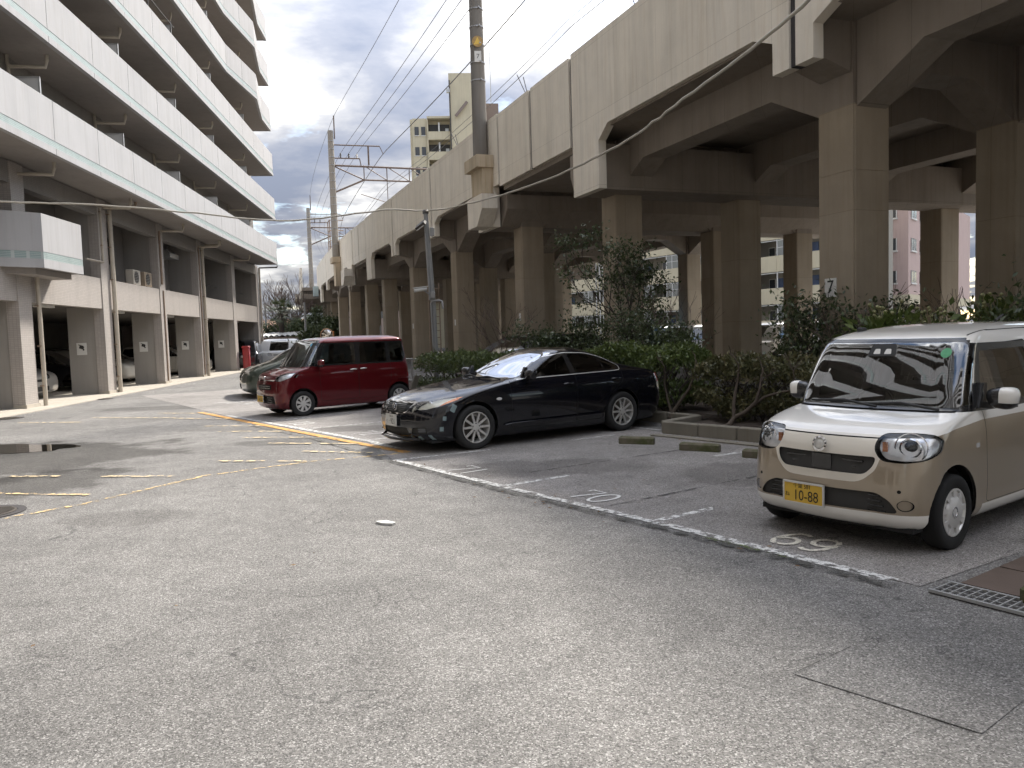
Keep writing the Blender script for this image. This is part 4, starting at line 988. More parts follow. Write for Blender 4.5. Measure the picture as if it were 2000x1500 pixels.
def mirrors(root, x, y, z, mat, both=True, arm=.09):
    for sd in ((1, -1) if both else (1,)):
        e = empty('door_mirror', (x, sd*y, z), 0, root)
        prof = [(.0, -.085), (.035, -.083), (.07, -.07), (.095, -.04), (.10, 0), (.09, .05), (.065, .085), (.03, .095), (0, .095)]
        bm = bmesh.new(); bmesh.ops.create_uvsphere(bm, u_segments=20, v_segments=12, radius=1)
        for v in bm.verts:
            q = Vector([math.copysign(abs(a_)**.7, a_) for a_ in v.co]); q.x = max(q.x, -.35); v.co = Vector((q.x*.085, sd*(arm+.075)+q.y*.105*(1+.12*q.z), q.z*.082*(1+.1*q.y*sd)))
        me = bpy.data.meshes.new('mirror_cap'); bm.to_mesh(me); bm.free(); me.polygons.foreach_set('use_smooth', [True]*len(me.polygons)); link('mirror_cap', me, e, mat); me.materials.append(M['trim_black']); [setattr(p_, 'material_index', 1) for p_ in me.polygons if p_.center.y*sd < arm+.07 or p_.center.z < -.03]
        MB().prism([(-.02, -.07), (.10, -.07), (.02, .11), (-.03, .11)], sd*-.035, sd*.012, 'y').build('mirror_base', M['trim_black'], e, fix=True)
        MB().box((-.034, sd*(arm+.075), 0), (.008, .17, .13)).build('mirror_glass', M['chrome'], e)
        MB().box((.0, sd*arm*.45, -.055), (.07, arm*1.3, .045)).build('mirror_arm', M['trim_black'], e)
def wipers(root, pts):
    for a, b, h in pts:
        A, B_ = Vector(a), Vector(b)
        m = MB(); m.tube([A, A+(B_-A)*.5+Vector((.02, 0, .03)), B_], .011, 6); m.tube([A+(B_-A)*.30+Vector((.004, 0, .02)), B_+(B_-A)*.08], .009, 6); m.build('wiper', M['matt_black'], root)
def handle(root, x, y, z, mat, L=.17):
    for sd in (1, -1):
        m = MB(); m.tube([(x+L/2, sd*(y-.012), z), (x+L/2-.02, sd*(y+.022), z), (x, sd*(y+.03), z+.004), (x-L/2+.02, sd*(y+.022), z), (x-L/2, sd*(y-.012), z)], [.008, .014, .016, .014, .008], 8); m.build('door_handle', mat, root, smooth=60)
def well(root, x, r, y0, y1):
    for sd in (1, -1):
        prof = [(x+r*cos(pi*k/14), .27+r*sin(pi*k/14)) for k in range(15)]
        prof = [(x+r, .22)]+prof+[(x-r, .22)]
        m = MB(); n = len(prof)
        P = [(a, sd*y0, b) for a, b in prof]+[(a, sd*y1, b) for a, b in prof]; m.add(P, [(k, k+1, n+k+1, n+k) for k in range(n-1)]+[tuple(range(n))]); m.build('wheel_well', M['under'], root)
def place_car(root, fx, fy, head_rear, wb, half_track, sd=1, dx=0.0):
    """front-left wheel contact at (fx,fy); car tail points to head_rear"""
    f = -Dh(head_rear); left = Vector((-f.y, f.x, 0))
    c = Vector((fx, fy, 0)) - f*(wb/2+dx) - left*half_track*sd
    root.location = c; root.rotation_euler = (0, 0, atan2(f.y, f.x))
def headlamp(car_objs, root, bowl_mat, depth=.05):
    """behind every lens: a recessed bright bowl"""
    for o in car_objs:
        me = o.data.copy(); me.materials.clear(); me.materials.append(bowl_mat); b = link('lamp_bowl', me, o)
        c = sum((v.co for v in me.vertices), Vector())/len(me.vertices)
        for v in me.vertices: v.co = c+(v.co-c)*.97-Vector((depth, 0, 0))
def projector(root, x, y, z, r, yaw=0):
    e = empty('projector_lamp', (x, y, z), 0, root); e.rotation_euler = (0, 0, yaw)
    MB().lathe([(r*1.55, -.01), (r*1.6, .012), (r*1.35, .02), (r*1.2, .0), (r*1.05, -.02)], 28, (0, 0, 0), 'x').build('bezel', M['chrome'], e, smooth=50)
    m = MB(); m.lathe([(r*1.05, -.02)]+[(r*cos(a), .02*sin(a)*1.6-.015) for a in np.linspace(0, pi/2, 7)], 24, (0, 0, 0), 'x'); m.build('bulb_lens', M['trim_black'], e, smooth=60)
# ---------------------------------------------------------------- beige and white kei car
def kei_wagon():
    root = empty('kei_wagon'); tag(root, 'two tone beige and white small wagon with round headlamps and a yellow number plate', 'car')
    K = [(.165, 1.70, -1.42, .665, .30, .16, .16, .05), (.20, 1.80, -1.48, .70, .30, .18, .16, .05), (.27, 1.855, -1.515, .722, .32, .2, .16, .05), (.34, 1.868, -1.525, .728, .33, .2, .16, .05), (.50, 1.868, -1.53, .7375, .34, .2, .16, .05),
         (.68, 1.852, -1.53, .7375, .34, .2, .16, .05), (.82, 1.822, -1.525, .735, .34, .2, .16, .05), (.90, 1.775, -1.52, .731, .34, .2, .16, .05), (.955, 1.69, -1.515, .725, .34, .2, .16, .05), (.995, 1.57, -1.51, .718, .34, .2, .17, .05),
         (1.025, 1.43, -1.505, .711, .33, .2, .18, .05), (1.05, 1.29, -1.50, .705, .32, .2, .19, .05), (1.075, 1.20, -1.495, .699, .24, .2, .11, .05), (1.20, 1.125, -1.48, .678, .18, .2, .09, .05), (1.36, 1.025, -1.455, .650, .16, .2, .08, .05), (1.50, .93, -1.425, .622, .16, .22, .08, .05),
         (1.548, .86, -1.395, .600, .20, .24, .09, .05), (1.59, .70, -1.33, .555, .30, .26, .12, .05), (1.62, .42, -1.22, .49, .30, .26, .10, .05), (1.642, .18, -1.04, .39, .26, .24, .07, .04), (1.652, -.05, -.80, .25, .18, .18, .04, .03), (1.655, -.22, -.60, .11, .08, .08, .01, .01), (1.6555, -.35, -.48, .01, .005, .005, 0, 0)]
    c = Car(K, 3, ns=34)
    c.cut([(-1.6, .985), (.85, .985), (1.25, .955), (1.45, .935), (1.60, .912), (1.95, .885), (1.95, 1.75), (-1.6, 1.75)], 'side', 'upper_body', nmin=-1)
    c.cut(rpoly([(-.455, .925), (.455, .925), (.44, .80), (.40, .68), (.30, .585, .1), (-.30, .585, .1), (-.40, .68), (-.44, .80)], .03), 'front', 'nose_panel', only=('body', 'upper_body'))
    c.cut([(-.47, .900), (.47, .900), (.47, .909), (-.47, .909)], 'front', 'gap')
    c.cut([(1.40, .0), (2, .0), (2, .35), (1.62, .35), (1.40, .33)], 'side', 'front_lip', nmin=-1)
    c.cut([(-.93, .0), (.89, .0), (.86, .30), (-.90, .30)], 'side', 'sill', nmin=-1)
    U = [(-.40, .775), (.40, .775), (.385, .71), (.33, .645, .06), (-.33, .645, .06), (-.385, .71)]
    c.cut(rpoly(U, .03), 'front', 'grille')
    c.cut(rpoly([(-.42, .525), (.42, .525), (.50, .48), (.57, .365), (-.57, .365), (-.50, .48)], .05), 'front', 'lower_intake', only=('body',))
    H = rpoly([(.395, .935, .10), (.60, .945, .09), (.725, .925, .09), (.728, .775, .10), (.60, .745, .1), (.43, .755, .10), (.375, .84, .08)], .06, 5)
    c.both(inset(H, -.004), 'front', 'gap', nmin=.02, cond=lambda p: p.x > 1.38); c.both(H, 'front', 'headlight', nmin=.02, cond=lambda p: p.x > 1.38)
    for r_, nm in ((.062, 'fog_ring'), (.048, 'gap'), (.043, 'fog_lamp')): c.both(circle(.60, .435, r_, n=20), 'front', nm, nmin=.02)
    c.both(circle(.565, .545, .013, n=10), 'front', 'gap', nmin=.02)
    c.cut(circle(.28, .50, .022, n=16), 'front', 'gap', only=('body',)); c.cut(circle(.28, .50, .020, n=16), 'front', 'tow_cap', only=('gap',))
    W = rpoly([(-.665, 1.085), (.665, 1.085), (.60, 1.525), (-.60, 1.525)], .05, 4)
    c.cut([(-.64, 1.052), (.64, 1.052), (.64, 1.09), (-.64, 1.09)], 'front', 'cowl', nmin=.05)
    c.cut(inset(W, -.022), 'front', 'screen_border', nmin=.25); c.cut(W, 'front', 'windscreen', nmin=.3)
    c.cut(rpoly([(-.12, 1.44), (.12, 1.44), (.10, 1.52), (-.10, 1.52)], .02, 2), 'front', 'camera_bracket', only=('windscreen',))
    c.cut(circle(.48, 1.462, .038, .034, 14), 'front', 'sticker', only=('windscreen',))
    for y in (-.045, .045): c.cut(rpoly([(y-.03, 1.455), (y+.03, 1.455), (y+.02, 1.492), (y-.02, 1.492)], .006, 2), 'front', 'camera_window', only=('camera_bracket',))
    D1 = rpoly([(.80, .31), (.815, .70), (.82, 1.06), (.88, 1.085, .01), (.74, 1.505), (-.16, 1.525), (-.16, .31)], .05)
    D2 = rpoly([(-.172, .31), (-.172, 1.525), (-1.03, 1.515), (-1.05, 1.05), (-.98, .72), (-.86, .31)], .05)
    T = rpoly([(1.30, 1.06), (1.0, 1.52), (-1.32, 1.51), (-1.42, 1.08), (-1.36, 1.05), (.60, 1.045)], .04)
    ring = [(D1, 'door'), (D2, 'rear_door')]
    for P_, nm in ring:
        c.cut(P_, 'side', 'gap', only=('body', 'upper_body', 'sill'), nmin=.3); c.cut(inset(P_, .006), 'side', 'door_tmp', only=('gap',), nmin=.3)
        # doors keep the two paint colours of the panels behind them
        c.zone(nm+'_upper', lambda p, n: p.z > .985, ('door_tmp',)); c.zone(nm+'_sill', lambda p, n: p.z < .30, ('door_tmp',)); c.zone(nm, lambda p, n: True, ('door_tmp',))
    c.cut(T, 'side', 'pillar_trim', nmin=.1, only=('upper_body', 'screen_border', 'door_upper', 'rear_door_upper', 'gap', 'body', 'door', 'rear_door'), cond=lambda p: p.z > 1.0)
    for P_, nm in (([(1.08, 1.10), (.93, 1.10), (.82, 1.44), (.90, 1.45)], 'quarter_window'), ([(.82, 1.10), (.70, 1.47), (-.12, 1.475), (-.12, 1.10)], 'door_window'), ([(-.21, 1.10), (-.21, 1.475), (-.94, 1.47), (-.97, 1.10)], 'rear_window'), ([(-1.06, 1.10), (-1.04, 1.465), (-1.27, 1.44), (-1.33, 1.12)], 'rear_window')):
        c.cut(rpoly(P_, .035), 'side', nm, nmin=.3)
    c.cut(rpoly([(-.52, 1.08), (.52, 1.08), (.46, 1.46), (-.46, 1.46)], .05), 'rear', 'rear_screen', nmin=.3)
    c.cut(rpoly([(-1.50, .72), (-1.60, .72), (-1.60, 1.04), (-1.47, 1.04)], .01, 1), 'side', 'tail_lamp', nmin=.02)
    c.cut(rpoly([(.985, .785), (.925, .785), (.925, .82), (.985, .82)], .01), 'side', 'marker_lamp', nmin=.3)
    def wz(z): return float(np.interp(z, [0, .20, .36, .50, 1.06, 1.30, 1.50, 1.56, 2], [0, .20, .31, .425, .985, 1.235, 1.455, 1.545, 2]))
    c.warp(wz)
    for x in (1.3075, -1.1475):
        c.cut(circle(x, .285, .338, n=36), 'side', 'arch', nmin=.04, cond=lambda p: abs(p.y) > .45)
    for y in (.545, -.545): c.cut([(.72, y-.006), (.72, y+.006), (-1.3, y+.006), (-1.3, y-.006)], 'top', 'gap', nmin=.35)
    c.drop('arch')
    white = paint('pearl_white', (.82, .795, .74)); beige = paint('sand_beige', (.35, .29, .215), .25)
    green = simple('green_sticker', (.10, .36, .18), .5, var=.3, vs=60); nose = paint('cream_nose', (.70, .65, .56))
    mats = {'body': beige, 'upper_body': white, 'nose_panel': nose, 'front_lip': white, 'sill': white, 'door': beige, 'rear_door': beige, 'door_upper': white, 'rear_door_upper': white, 'door_sill': white, 'rear_door_sill': white, 'gap': M['gap'], 'grille': M['matt_black'], 'lower_intake': M['matt_black'],
            'headlight': M['lens'], 'fog_ring': beige, 'fog_lamp': beige, 'tow_cap': beige, 'cowl': M['matt_black'], 'screen_border': M['trim_black'], 'windscreen': M['auto_glass'], 'camera_bracket': M['matt_black'], 'camera_window': M['silver'], 'sticker': green, 'pillar_trim': M['trim_black'],
            'quarter_window': M['auto_glass'], 'door_window': M['auto_glass'], 'rear_window': M['tint_glass'], 'rear_screen': M['tint_glass'], 'tail_lamp': M['red_lens'], 'marker_lamp': M['reflector']}
    gl = ('windscreen', 'quarter_window', 'door_window', 'rear_window', 'rear_screen', 'headlight')
    ob = c.build(root, mats, gl, {'gap': -.006, 'grille': -.025, 'lower_intake': -.04, 'fog_lamp': -.012, 'cowl': -.012, 'door_window': -.004, 'rear_window': -.004}, ('door', 'rear_door', 'door_upper', 'rear_door_upper', 'tail_lamp', 'marker_lamp', 'fog_lamp', 'fog_ring'))
    headlamp(ob['headlight'], root, M['reflector'], .055)
    for sd in (1, -1):
        projector(root, 1.665, sd*.585, wz(.845), .045, sd*radians(22)); e = MB().lathe([(.10, 0), (.108, .008), (.10, .012)], 28, (0, 0, 0), 'x').build('lamp_ring', M['chrome'], root); e.location = (1.655, sd*.585, wz(.845)); e.rotation_euler = (0, 0, sd*radians(22))
        MB().box((1.715, sd*.43, wz(.845)), (.02, .035, .07), sd*.2).build('indicator', M['amber'], root)
    for k in range(2): MB().box((1.822-.02, 0, wz(.735)-k*.045), (.02, .62-.1*k, .012)).build('grille_slat', M['trim_black'], root)
    MB().box((1.83, 0, wz(.71)), (.012, .16, .11)).build('radar_cover', M['trim_black'], root)
    for k in range(4): MB().box((1.80, 0, wz(.37)+k*.036), (.02, .95-.03*k, .010)).build('grille_slat', M['trim_black'], root)
    m = MB(); m.lathe([(.056, .0), (.058, .012), (.044, .016), (.040, .008)], 32, (0, 0, 0), 'x'); o = m.build('emblem_ring', M['chrome'], root, smooth=40); o.location = (1.848, 0, wz(.842)); o.rotation_euler = (0, radians(-12), 0)
    m = MB(); m.lathe([(.042, .004), (.030, .012), (0, .014)], 24, (0, 0, 0), 'x'); m.box((.013, .004, 0), (.006, .03, .012), 0, .5); o = m.build('emblem', M['silver'], root, smooth=40); o.location = (1.848, 0, wz(.842)); o.rotation_euler = (0, radians(-12), 0)
    number_plate(root, 1.893, wz(.44), -.115, M['plate_yellow'], [('千葉', .042, -.045, .052, 1), ('581', .048, .035, .052, .8), ('ね', .042, -.135, -.02, 1), ('10-88', .115, .022, -.022, .80)])
    for x, kind in ((1.3075, 1), (-1.1475, 1)):
        for sd in (1, -1): join_wheel(root, (x, sd*.655, .275), .275, .155, sd, 'cap')
        well(root, x, .342, .45, .655)
    MB().bx(-1.35, 1.70, -.62, .62, .16, .20).build('underbody', M['under'], root)
    interior(root, 1.10, wz(1.05), (.12, -.85), .60, M['seat_pale'], mir=(.72, 1.40))
    mirrors(root, .80, .70, wz(1.145), white, arm=.06)
    handle(root, -.03, .728, wz(.925), M['chrome']); handle(root, -.90, .728, wz(.925), M['chrome'])
    wipers(root, [((1.235, .10, wz(1.078)), (1.185, -.45, wz(1.098)), 0), ((1.20, .56, wz(1.075)), (1.215, .02, wz(1.095)), 0)])
    MB().tube([(-.9, .1, 1.65), (-1.05, .1, 1.70)], .012, 6).build('aerial', M['matt_black'], root)
    MB().rbox((.52, -.42, 1.60), (.10, .05, .05), .012).build('roof_sensor', M['matt_black'], root)
    return root
# ---------------------------------------------------------------- black sedan
def sedan():
    root = empty('sedan'); tag(root, 'black four door sedan with taped front bumper and ten spoke wheels', 'car')
    K = [(.15, 2.12, -2.28, .80, .45, .3, .25, .14), (.19, 2.25, -2.38, .845, .48, .32, .27, .14), (.26, 2.315, -2.44, .87, .50, .34, .28, .14), (.36, 2.33, -2.485, .89, .52, .35, .28, .14), (.50, 2.325, -2.505, .905, .54, .36, .28, .14), (.60, 2.30, -2.505, .91, .55, .36, .28, .14), (.67, 2.255, -2.50, .911, .56, .36, .28, .14), (.72, 2.18, -2.49, .909, .56, .36, .28, .14),
         (.77, 2.05, -2.48, .904, .56, .36, .28, .14), (.82, 1.86, -2.47, .896, .54, .36, .27, .14), (.87, 1.60, -2.46, .885, .50, .36, .26, .14), (.91, 1.34, -2.45, .873, .45, .36, .25, .14), (.945, 1.10, -2.43, .860, .40, .36, .24, .14), (.975, .90, -2.39, .846, .36, .36, .22, .14), (1.00, .76, -2.31, .832, .32, .38, .20, .15), (1.03, .66, -2.16, .812, .30, .40, .19, .16), (1.06, .59, -1.96, .792, .29, .40, .18, .17),
         (1.12, .47, -1.70, .756, .28, .40, .17, .18), (1.22, .27, -1.43, .695, .27, .38, .16, .17), (1.32, .02, -1.14, .628, .27, .36, .15, .15), (1.365, -.12, -.97, .588, .27, .34, .13, .13), (1.395, -.26, -.80, .53, .26, .30, .11, .11), (1.415, -.40, -.66, .42, .22, .24, .08, .08), (1.423, -.50, -.58, .26, .08, .08, .04, .04), (1.4255, -.53, -.55, .06, .01, .01, 0, 0)]
    # long flat roof: let the top slices keep their length
    K = [k if k[0] < 1.39 else (k[0], {1.395: -.22, 1.415: -.30, 1.423: -.38, 1.4255: -.46}[k[0]], {1.395: -.86, 1.415: -.78, 1.423: -.68, 1.4255: -.58}[k[0]], *k[3:]) for k in K]
    c = Car(K, 3, ns=40)
    pn = dict(only=('body', 'gap'))
    hood = [(2.16, 0), (2.10, .30), (1.98, .50), (1.70, .66), (1.30, .745), (.80, .735), (.72, .6), (.86, 0)]
    hood = hood+[(x, -y) for x, y in hood[-2:0:-1]]
    c.cut(hood, 'top', 'gap', nmin=.25, cond=lambda p: p.z > .68); c.cut(inset(hood, .007), 'top', 'bonnet', nmin=.25, only=('gap',), cond=lambda p: p.z > .68)
    G = rpoly([(-.44, .725), (.44, .725), (.36, .60), (.26, .545), (-.26, .545), (-.36, .60)], .02)
    c.cut(G, 'front', 'grille_frame', nmin=.05); c.cut(inset(G, .020), 'front', 'grille', nmin=.05)
    HL = rpoly([(.53, .615), (.575, .69), (.66, .745), (.80, .785), (.895, .80), (.885, .745), (.84, .675), (.70, .625)], .03, 3)
    c.both(HL, 'front', 'headlight', nmin=-.1, cond=lambda p: p.x > 1.66); c.both([(.825, .66), (.86, .83), (.95, .83), (.95, .66)], 'front', 'indicator', nmin=-.1, only=('headlight',), cond=lambda p: p.x > 1.6); c.both(circle(.475, .632, .052, .056, 18), 'front', 'small_headlight', nmin=.02)
    c.cut([(-.78, .50), (.78, .50), (.78, .508), (-.78, .508)], 'front', 'gap', nmin=.1, only=('body',))
    c.cut(rpoly([(-.36, .36), (.36, .36), (.42, .24), (-.42, .24)], .02), 'front', 'lower_intake', nmin=.1)
    c.both(rpoly([(.52, .37), (.74, .38), (.74, .28), (.48, .28)], .02), 'front', 'fog_recess', nmin=.05); c.both(rpoly([(.60, .355), (.72, .36), (.72, .305), (.60, .30)], .015), 'front', 'fog_lamp', nmin=.05)
    for (x, z, w, h, a) in ((1.80, .635, .075, .11, .5), (1.94, .50, .05, .06, .1), (1.98, .35, .055, .065, 0)):
        c.cut([(x+dx*cos(a)-dz*sin(a), z+dx*sin(a)+dz*cos(a)) for dx, dz in ((-w/2, -h/2), (w/2, -h/2), (w/2, h/2), (-w/2, h/2))], 'side', 'tape_patch', nmin=.02, only=('body', 'gap'), cond=lambda p: p.y > 0)
    for (y, z, w, h, a) in ((.62, .225, .06, .05, .2), (.76, .235, .035, .075, 0), (.45, .228, .04, .05, -.3)):
        c.cut([(y+dx*cos(a)-dz*sin(a), z+dx*sin(a)+dz*cos(a)) for dx, dz in ((-w/2, -h/2), (w/2, -h/2), (w/2, h/2), (-w/2, h/2))], 'front', 'tape_patch', nmin=.02, only=('body',))
    Wd = rpoly([(-.735, 1.0), (-.37, .985), (.37, .985), (.735, 1.0), (.575, 1.352), (-.575, 1.352)], .05)
    c.cut(inset(Wd, -.02), 'front', 'screen_border', nmin=.2, only=('body', 'gap', 'bonnet'), cond=lambda p: p.z > .98); c.cut(Wd, 'front', 'windscreen', nmin=.2, cond=lambda p: p.z > .98)
    c.cut(rpoly([(-.60, 1.075), (.60, 1.075), (.52, 1.345), (-.52, 1.345)], .06), 'rear', 'rear_screen', nmin=.2, cond=lambda p: p.z > 1.06)
    D1 = rpoly([(.78, .25), (.80, .55), (.80, .955), (.56, 1.02, .02), (.05, 1.30), (-.42, 1.362), (-.46, .985), (-.45, .25)], .04)
    D2 = rpoly([(-.462, .25), (-.472, .985), (-.432, 1.362), (-1.05, 1.33), (-1.30, 1.22), (-1.46, 1.05), (-1.46, .85), (-1.22, .66), (-1.05, .40), (-.98, .25)], .04)
    for P_, nm in ((D1, 'door'), (D2, 'rear_door')):
        c.cut(P_, 'side', 'gap', nmin=.25, **pn, cond=lambda p: abs(p.y) > .4); c.cut(inset(P_, .006), 'side', nm, nmin=.25, only=('gap',), cond=lambda p: abs(p.y) > .4)
    DL = rpoly([(.66, .985, .03), (.30, 1.178, .1), (.02, 1.285, .1), (-.40, 1.338, .1), (-.85, 1.318, .1), (-1.18, 1.235, .1), (-1.44, 1.09, .05), (-1.44, 1.03, .04), (-1.32, 1.02)], .02, 5)
    sd_ = dict(nmin=.25, cond=lambda p: abs(p.y) > .4)
    c.cut(inset(DL, -.011), 'side', 'window_chrome', **sd_); c.cut(DL, 'side', 'pillar_trim', **sd_)
    c.cut(rpoly([(.56, 1.01), (.30, 1.155), (.02, 1.262), (-.37, 1.315), (-.40, 1.012)], .02), 'side', 'door_window', **sd_)
    c.cut(rpoly([(-.50, 1.018), (-.47, 1.317), (-.85, 1.30), (-1.03, 1.258), (-1.12, 1.032)], .02), 'side', 'rear_window', **sd_)
    c.cut(rpoly([(-1.15, 1.034), (-1.06, 1.25), (-1.20, 1.20), (-1.42, 1.075), (-1.41, 1.04)], .025), 'side', 'rear_window', **sd_)
    c.cut(rpoly([(-2.20, .93), (-2.25, .78), (-2.60, .74), (-2.60, .95)], .02), 'side', 'tail_lamp', nmin=.02, cond=lambda p: abs(p.y) > .35 and p.x < -2.1)
    c.cut(circle(1.02, .715, .05, .022, 14), 'side', 'marker_lamp', nmin=.3)
    for x in (1.425, -1.425): c.cut(circle(x, .325, .385, n=40), 'side', 'arch', nmin=.2, cond=lambda p: abs(p.y) > .5)
    c.drop('arch')
    black = paint('deep_black_paint', (.0045, .005, .0085), 0, .2)
    tape = simple('pale_tape', (.22, .29, .30), .45, var=.2, vs=40)
    mats = {'body': black, 'gap': M['gap'], 'grille_frame': M['chrome'], 'grille': M['matt_black'], 'headlight': M['lens'], 'small_headlight': M['lens'], 'indicator': M['amber'], 'lower_intake': M['matt_black'], 'fog_recess': M['matt_black'], 'fog_lamp': simple('dull_fog_lens', (.14, .15, .16), .3, .3), 'tape_patch': tape, 'screen_border': M['trim_black'], 'windscreen': M['auto_glass'],
            'rear_screen': M['tint_glass'], 'window_chrome': M['silver'], 'pillar_trim': M['trim_black'], 'door_window': M['tint_glass'], 'rear_window': glassy('dark_tint_glass', (.03, .03, .032)), 'tail_lamp': M['red_lens'], 'marker_lamp': M['reflector']}
    ob = c.build(root, mats, ('windscreen', 'rear_screen', 'door_window', 'rear_window', 'headlight', 'small_headlight'), {'gap': -.005, 'grille': -.02, 'lower_intake': -.04, 'fog_recess': -.03, 'fog_lamp': -.022, 'tape_patch': .002}, ('door', 'rear_door', 'tail_lamp', 'marker_lamp', 'fog_recess', 'fog_lamp'))
    headlamp(ob['headlight'], root, M['reflector_old'], .04); headlamp(ob['small_headlight'], root, M['reflector_old'], .03)
    for sd in (1, -1):
        projector(root, 2.03, sd*.64, .675, .04, sd*radians(30))
    for k in range(6): MB().box((2.268-.006*k*0, 0, .565+k*.026), (.02, .50+.05*k, .008)).build('grille_bar', M['trim_black'], root)
    m = MB(); n = 28
    pts = [(2.285, .062*cos(2*pi*k/n), .645+.052*sin(2*pi*k/n)) for k in range(n+1)]; m.tube(pts, .007, 6, False); m.tube([(2.288, .012, .682), (2.288, -.020, .630), (2.288, .040, .630)], .007, 6); m.build('emblem', M['chrome'], root, smooth=50)
    number_plate(root, 2.352, .455, 0, M['plate_white'], [('千葉 300', .034, .0, .052, 1), ('に', .042, -.135, -.02, 1), ('· 921', .115, .03, -.022, .85)], 0, M['plate_ink'])
    for x in (1.425, -1.425):
        for sd in (1, -1): join_wheel(root, (x, sd*.80, .328), .328, .215, sd, 'sedan')
        well(root, x, .39, .58, .80)
    MB().bx(-2.2, 2.1, -.78, .78, .15, .19).build('underbody', M['under'], root)
    m = MB(); m.tube([(.92, .897, .315), (.80, .922, .33), (0, .930, .335), (-.95, .922, .345)], .016, 8); m.tube([(.92, -.897, .315), (.80, -.922, .33), (0, -.930, .335), (-.95, -.922, .345)], .016, 8); m.build('skirt_highlight', black, root, smooth=60)  # thin added rods give the side skirt its line of caught light
    interior(root, .62, .965, (-.25, -1.0), .72, M['seat'], (-1.6, .9), mir=(-.02, 1.24), hh=.46, sz=.22)
    mirrors(root, .46, .80, 1.045, black, arm=.07)
    handle(root, -.30, .885, .86, black, .2); handle(root, -1.30, .875, .885, black, .2)
    MB().tube([(2.18, -.60, .20), (2.32, -.40, .19), (2.375, 0, .19), (2.32, .40, .19), (2.18, .60, .20)], .022, 8).build('front_spoiler', black, root, smooth=60)
    wipers(root, [((.86, .10, .985), (.74, -.50, 1.015), 0), ((.80, .60, .985), (.86, .05, 1.0), 0)])
    MB().box((-.20, .69, 1.13), (.01, .004, .09), 0).build('window_sticker', M['plate_white'], root)
    return root
# ---------------------------------------------------------------- tall boxy wagons
def tall_wagon(name, label, P):
    """P: dict of measures; used for the red wagon, the green van and the parked vans and cars around"""
    root = empty(name); tag(root, label, 'van' if 'van' in name else 'car'); c = Car(P['keys'], P.get('sub', 3), ns=P.get('ns', 40))
    ax = P['axles']; rw = P['rw']; body = P['paint']; w = P['w']
    if 'nose' in P:
        for poly, nm in P['nose']: c.cut(rpoly(poly, .025), 'front', nm, nmin=.05)
    for poly, nm in P.get('nose2', ()): c.both(rpoly(poly, .03), 'front', nm, nmin=.0, cond=lambda p: p.x > P['axles'][0]+.12)
    Wd = rpoly(P['screen'], .05); c.cut(inset(Wd, -.025), 'front', 'screen_border', nmin=.15, cond=lambda p: p.z > P['belt']-.08); c.cut(Wd, 'front', 'windscreen', nmin=.15, cond=lambda p: p.z > P['belt']-.08)
    if 'sticker' in P: c.cut(circle(*P['sticker'], .035, .035, 12), 'front', 'sticker', only=('windscreen',))
    sd_ = dict(nmin=.25, cond=lambda p: abs(p.y) > .35)
    for poly, nm in P.get('doors', ()):
        q = rpoly(poly, .05); c.cut(q, 'side', 'gap', only=('body', 'gap'), **sd_); c.cut(inset(q, .007), 'side', nm, only=('gap',), **sd_)
    if 'dlo' in P: c.cut(rpoly(P['dlo'], .06), 'side', 'pillar_trim', nmin=.25, cond=lambda p: abs(p.y) > .35 and p.z > P['belt']-.06)
    for poly, nm in P['windows']: c.cut(rpoly(poly, .04), 'side', nm, **sd_)
    if 'rear' in P: c.cut(rpoly(P['rear'], .05), 'rear', 'rear_screen', nmin=.2)
    if 'tail' in P: c.cut(rpoly(P['tail'], .02), 'side', 'tail_lamp', nmin=.0, cond=lambda p: abs(p.y) > .3 and p.x < 0)
    for x in ax: c.cut(circle(x, rw+.01, P['ra'], n=36), 'side', 'arch', nmin=.2, cond=lambda p: abs(p.y) > w-.3)
    c.drop('arch')
    mats = {'body': body, 'gap': M['gap'], 'headlight': M['lens'], 'grille': M['matt_black'], 'lower_intake': M['matt_black'], 'screen_border': M['trim_black'], 'windscreen': M['auto_glass'], 'pillar_trim': M['trim_black'], 'door_window': M['auto_glass'], 'rear_window': P.get('rear_glass', M['tint_glass']), 'quarter_window': M['auto_glass'], 'rear_screen': M['tint_glass'], 'tail_lamp': M['red_lens'], 'chrome_bar': M['chrome'], 'fog_lamp': M['reflector'], 'sticker': simple(name+'_sticker', (.10, .40, .62), .5, var=.2)}
    ob = c.build(root, mats, ('windscreen', 'door_window', 'rear_window', 'quarter_window', 'rear_screen', 'headlight'), {'gap': -.005, 'grille': -.02, 'lower_intake': -.03}, ('door', 'rear_door', 'tail_lamp'))
    if 'headlight' in ob: headlamp(ob['headlight'], root, M['reflector'], .05)
    for x in ax:
        for sd in (1, -1): join_wheel(root, (x, sd*(w-.085), rw), rw, P.get('tw', .15), sd, P.get('wheel', 'slant'))
        well(root, x, P['ra']+.008, w-.30, w-.09)
    MB().bx(ax[1]-.1, ax[0]+.3, -w+.12, w-.12, .16, .20).build('underbody', M['under'], root)
    interior(root, P['cowl'][0]-.04, P['cowl'][1], P.get('rows', (.1, -.85)), w-.14, M['seat'], (ax[1]-.1, P['cowl'][0]), mir=P.get('rvm', (P['cowl'][0]-.55, P['cowl'][1]+.33)))
    if 'mirror' in P: mirrors(root, *P['mirror'], body, arm=.06)
    for h in P.get('handles', ()): handle(root, h[0], h[1], h[2], P.get('hmat', body))
    return root
